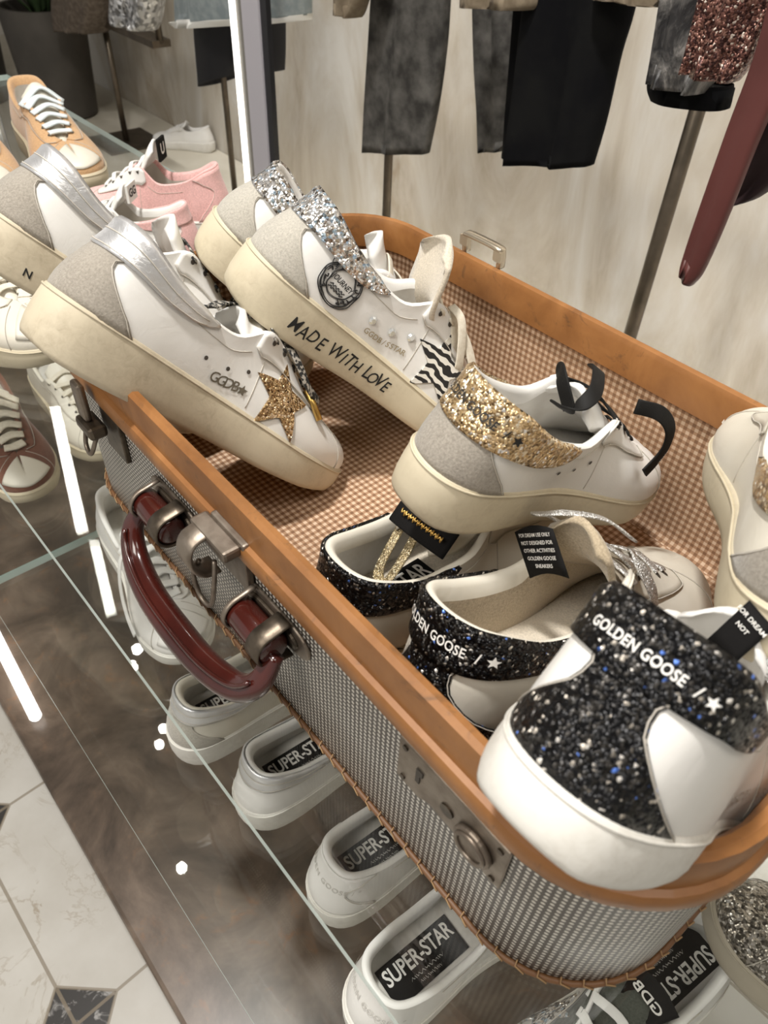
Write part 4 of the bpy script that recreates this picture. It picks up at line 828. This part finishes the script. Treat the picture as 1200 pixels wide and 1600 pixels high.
for lab, rows, s in (('brown wool hem showing at the top edge between the grey and black trousers', [(725, -160, 860, -150), (722, -40, 842, -34), (722, 0, 838, 6), (724, 10, 830, 16)], 11), ('brown wool hem showing at the top edge right of the black trousers', [(930, -160, 1060, -150), (930, -40, 1052, -26), (930, -4, 1045, 12)], 12), ('brown fuzzy cuff at the top edge left of the grey trousers', [(540, -160, 600, -150), (532, -40, 580, -30), (529, 4, 566, 14), (532, 20, 558, 28)], 13)):
    tag(cloth('sweater', rows, RY-.10, .05, BROWNW, None, 2, .006, seed=s), lab, 'sweater', HG)
# light column
LY = 1.0; x0, x1 = at(367, 60, y=LY)[0], at(420, 60, y=LY)[0]; wd = x1-x0
lc = empty('light_column', None, (x0, LY, PZ)); tag(lc, 'tall slim column with a bright lit edge, standing behind the table', 'light')
DARKM = simple('black_lacquer', (.012, .012, .014), .3); GREYP = simple('lavender_grey_panel', (.46, .44, .48), .45); BRNM = simple('bronze_panel', (.16, .145, .12), .4, .5)
mk('lit_edge', *box(wd*.09, -.004, 1.1, wd*.12, .012, 2.2), LEDM, lc, False); mk('side_panel', *box(wd*.25, .003, 1.1, wd*.20, .014, 2.2), BRNM, lc, False); mk('front_panel', *box(wd*.59, .001, 1.1, wd*.48, .016, 2.2), GREYP, lc, False); mk('back_edge', *box(wd*.91, .004, 1.1, wd*.17, .012, 2.2), DARKM, lc, False)
# garment stand with skirt and shorts
GY = 1.22; gx = at(357, 200, y=GY)[0]
st = empty('garment_stand', None, (gx, GY, PZ)); tag(st, 'thin iron stand carrying the denim skirt and black shorts', 'stand')
SZ = 1.02-PZ; rod('post', (0, 0, 0), (0, 0, SZ), .009, IRON, st); mk('foot', *box(0, 0, .004, .26, .26, .008), IRON, st, False); rod('arm', (-.2, -.03, SZ), (.2, -.03, SZ), .008, IRON, st)
DENIM = simple('light_blue_denim', (.20, .235, .245), .85, c2=(.28, .315, .32), ns=40, bump=.3, bs=600)
FRAY = simple('frayed_white_edge', (.62, .61, .57), .95)
sk = cloth('denim_skirt', [(300, -160, 470, -150), (292, -60, 476, -60), (288, 0, 476, -4), (286, 34, 476, 24)], GY-.06, .16, DENIM, None, 2, .010, seed=14); tag(sk, 'light blue denim skirt with a frayed hem at the top edge', 'skirt')
hm = cloth('frayed_hem', [(286, 32, 476, 22), (286, 42, 476, 32)], GY-.06, .165, FRAY, None, 2, .010, seed=14); hm.parent = sk
NAVY = simple('black_navy_cloth', (.009, .009, .012), .85)
t = empty('shorts', None, tuple(at(370, -40, y=GY))); tag(t, 'black shorts hanging below the denim skirt', 'shorts')
under(t, cloth('short_leg', [(310, -60, 384, -60), (312, 30, 378, 30), (318, 90, 372, 86), (324, 134, 366, 118)], GY, .10, NAVY, None, 1, .006, seed=15))
under(t, cloth('short_leg', [(372, -60, 432, -60), (372, 30, 432, 30), (374, 80, 432, 80), (378, 104, 431, 112)], GY+.02, .10, NAVY, None, 1, .006, seed=16))
# left stand with tray
B0 = at(198, 222, z=PZ); TY = B0[1]; za = at(200, 46, y=TY)[2]; xl, xr = at(150, 46, y=TY)[0], at(250, 50, y=TY)[0]
st = empty('display_stand', None, (B0[0], TY, PZ)); tag(st, 'dark iron display stand with a flat bar, beside the plant pots', 'stand')
rod('post', (0, 0, 0), (0, 0, za-PZ), .012, IRON, st); mk('tray', *box((xl+xr)/2-B0[0], 0, za-PZ, xr-xl, .07, .022), IRON, st, False); rod('post', (xr-B0[0]-.01, 0, za-PZ), (xr-B0[0]-.01, 0, .94-PZ), .012, IRON, st); rod('rail', (xr-B0[0]-.62, -.07, .93-PZ), (xr-B0[0]+.05, -.07, .93-PZ), .009, IRON, st); rod('arm', (xr-B0[0]-.01, 0, .935-PZ), (xr-B0[0]-.01, -.075, .935-PZ), .009, IRON, st); mk('foot', *box(0, 0, .004, .25, .25, .008), IRON, st, False)
SEQS = glitter('silver_sequins', [(0, (.22, .22, .22)), (.3, (.48, .48, .48)), (.8, (.8, .8, .8))], 90, .7, .6, .35)
tag(cloth('silver_bag', [(186, -120, 246, -120), (184, -30, 246, -34), (180, 20, 243, 30), (186, 32, 236, 48)], TY-.12, .12, SEQS, None, 2, .012, seed=17), 'silver sequin bag hanging in front of the display stand', 'bag')
tag(cloth('fur_vest', [(96, -160, 168, -160), (96, -40, 168, -40), (98, 20, 164, 20), (104, 46, 156, 52)], TY-.05, .14, simple('brown_fur', (.085, .065, .048), .95, c2=(.14, .11, .085), ns=60, bump=.8, bs=200), None, 3, .014, seed=18), 'brown fur vest hanging left of the silver bag', 'vest')
# plant pots
POT = simple('dark_fibre_clay', (.050, .044, .037), .6, c2=(.075, .066, .056), ns=6, bump=.2, bs=40)
SOIL = simple('soil', (.03, .022, .015), .95, bump=.6, bs=60); LEAF = simple('dark_green_leaf', (.03, .055, .022), .5, c2=(.06, .10, .04), ns=12)
def pot(label, c, r0, r1, h, seed, leaves=16):
    p = empty('planter', None, c); tag(p, label, 'plant pot', 'dark plant pots')
    prof = [(r0*.9, 0), (r0, .01), (r1, h-.01), (r1, h), (r1-.018, h), (r1-.022, h-.05)]; a = np.linspace(0, 2*math.pi, 48, endpoint=False)
    V, Fc = grid(np.array([[(r*math.cos(t), r*math.sin(t), z) for r, z in prof] for t in a]), closeu=True); Fc.append(tuple(range(0, len(V), len(prof)))); autosmooth(mk('pot', V, Fc, POT, p, True, recalc=True), 40)
    V, Fc = prism([((r1-.02)*math.cos(t), (r1-.02)*math.sin(t)) for t in a], .01, h-.06); mk('soil', V, Fc, SOIL, p, False)
    r_ = np.random.default_rng(seed); parts = []
    for k in range(leaves):
        a0, tilt, L = r_.random()*6.28, .25+r_.random()*.6, .28+r_.random()*.22; u = np.linspace(0, 1, 8); dx = np.array([math.cos(a0), math.sin(a0), 0]); sd = np.array([-math.sin(a0), math.cos(a0), 0])
        cen = dx[None]*(.03+L*math.sin(tilt)*u**1.5)[:, None]+np.array([0, 0, 1])[None]*(h-.06+L*math.cos(tilt)*(u-.25*u*u))[:, None]; wv = .028*np.sin(math.pi*u**.8)+.002
        parts.append(slab(np.stack([cen-sd*wv[:, None], cen, cen+sd*wv[:, None]], 1)+np.array([0, 0, .004])*np.array([1, 0, 1])[None, :, None], np.array([0, 0, -.0015])))
    V, Fc = join(parts); f = mk('foliage', V, Fc, LEAF, p, True); f['kind'] = 'stuff'; return p
c1 = at(112, 178, z=PZ); pot('tall dark round planter in front of the concrete wall, beside the iron stand', (c1[0]-.02, c1[1]-.02, PZ), .145, .175, at(100, 24, y=c1[1]-.02)[2]-PZ, 3)
c2 = at(-20, 150, z=PZ); pot('dark round planter cut by the left edge of the photo', (c2[0]+.02, c2[1]-.06, PZ), .16, .20, .60, 4)
# sneaker on the plinth, wooden block under
c = at(286, 232, z=PZ); r, s, p = sneaker('sneaker', 'white sneaker standing alone on the pale plinth near the wall', 'shoe', 1, S=1.0, lace=LWHITE, sole=SOLEW, detail=False, nu=33, group=None); pose(r, 215, 0, 0, (c[0]+.11, c[1]+.09, PZ+.0005))
# added glowing bar in place of a lamp's reflection on the table base
a, b = np.array([-1.75, .032, .113]), np.array([-.806, .004, .113])
tl = empty('reflection_bar', None, tuple(a)); tag(tl, 'bright white glowing bar along the front of the table base, standing for a reflection', 'lamp'); d = b-a
tube('glow_bar', [(0, 0, 0), tuple(d*.5), tuple(d*.995), tuple(d)], .0095, LEDM, tl, scale=[1, 1, 1, .6]); V, Fc = prism(circ(.011, 12), .02); mk('cap', *box(-.01, 0, -.002, .02, .022, .022), STEEL, tl, False)
for i in range(2): mk('clip', *box(d[0]*(.3+.4*i), d[1]*(.3+.4*i), -.0105, .012, .014, .006), STEEL, tl, False)
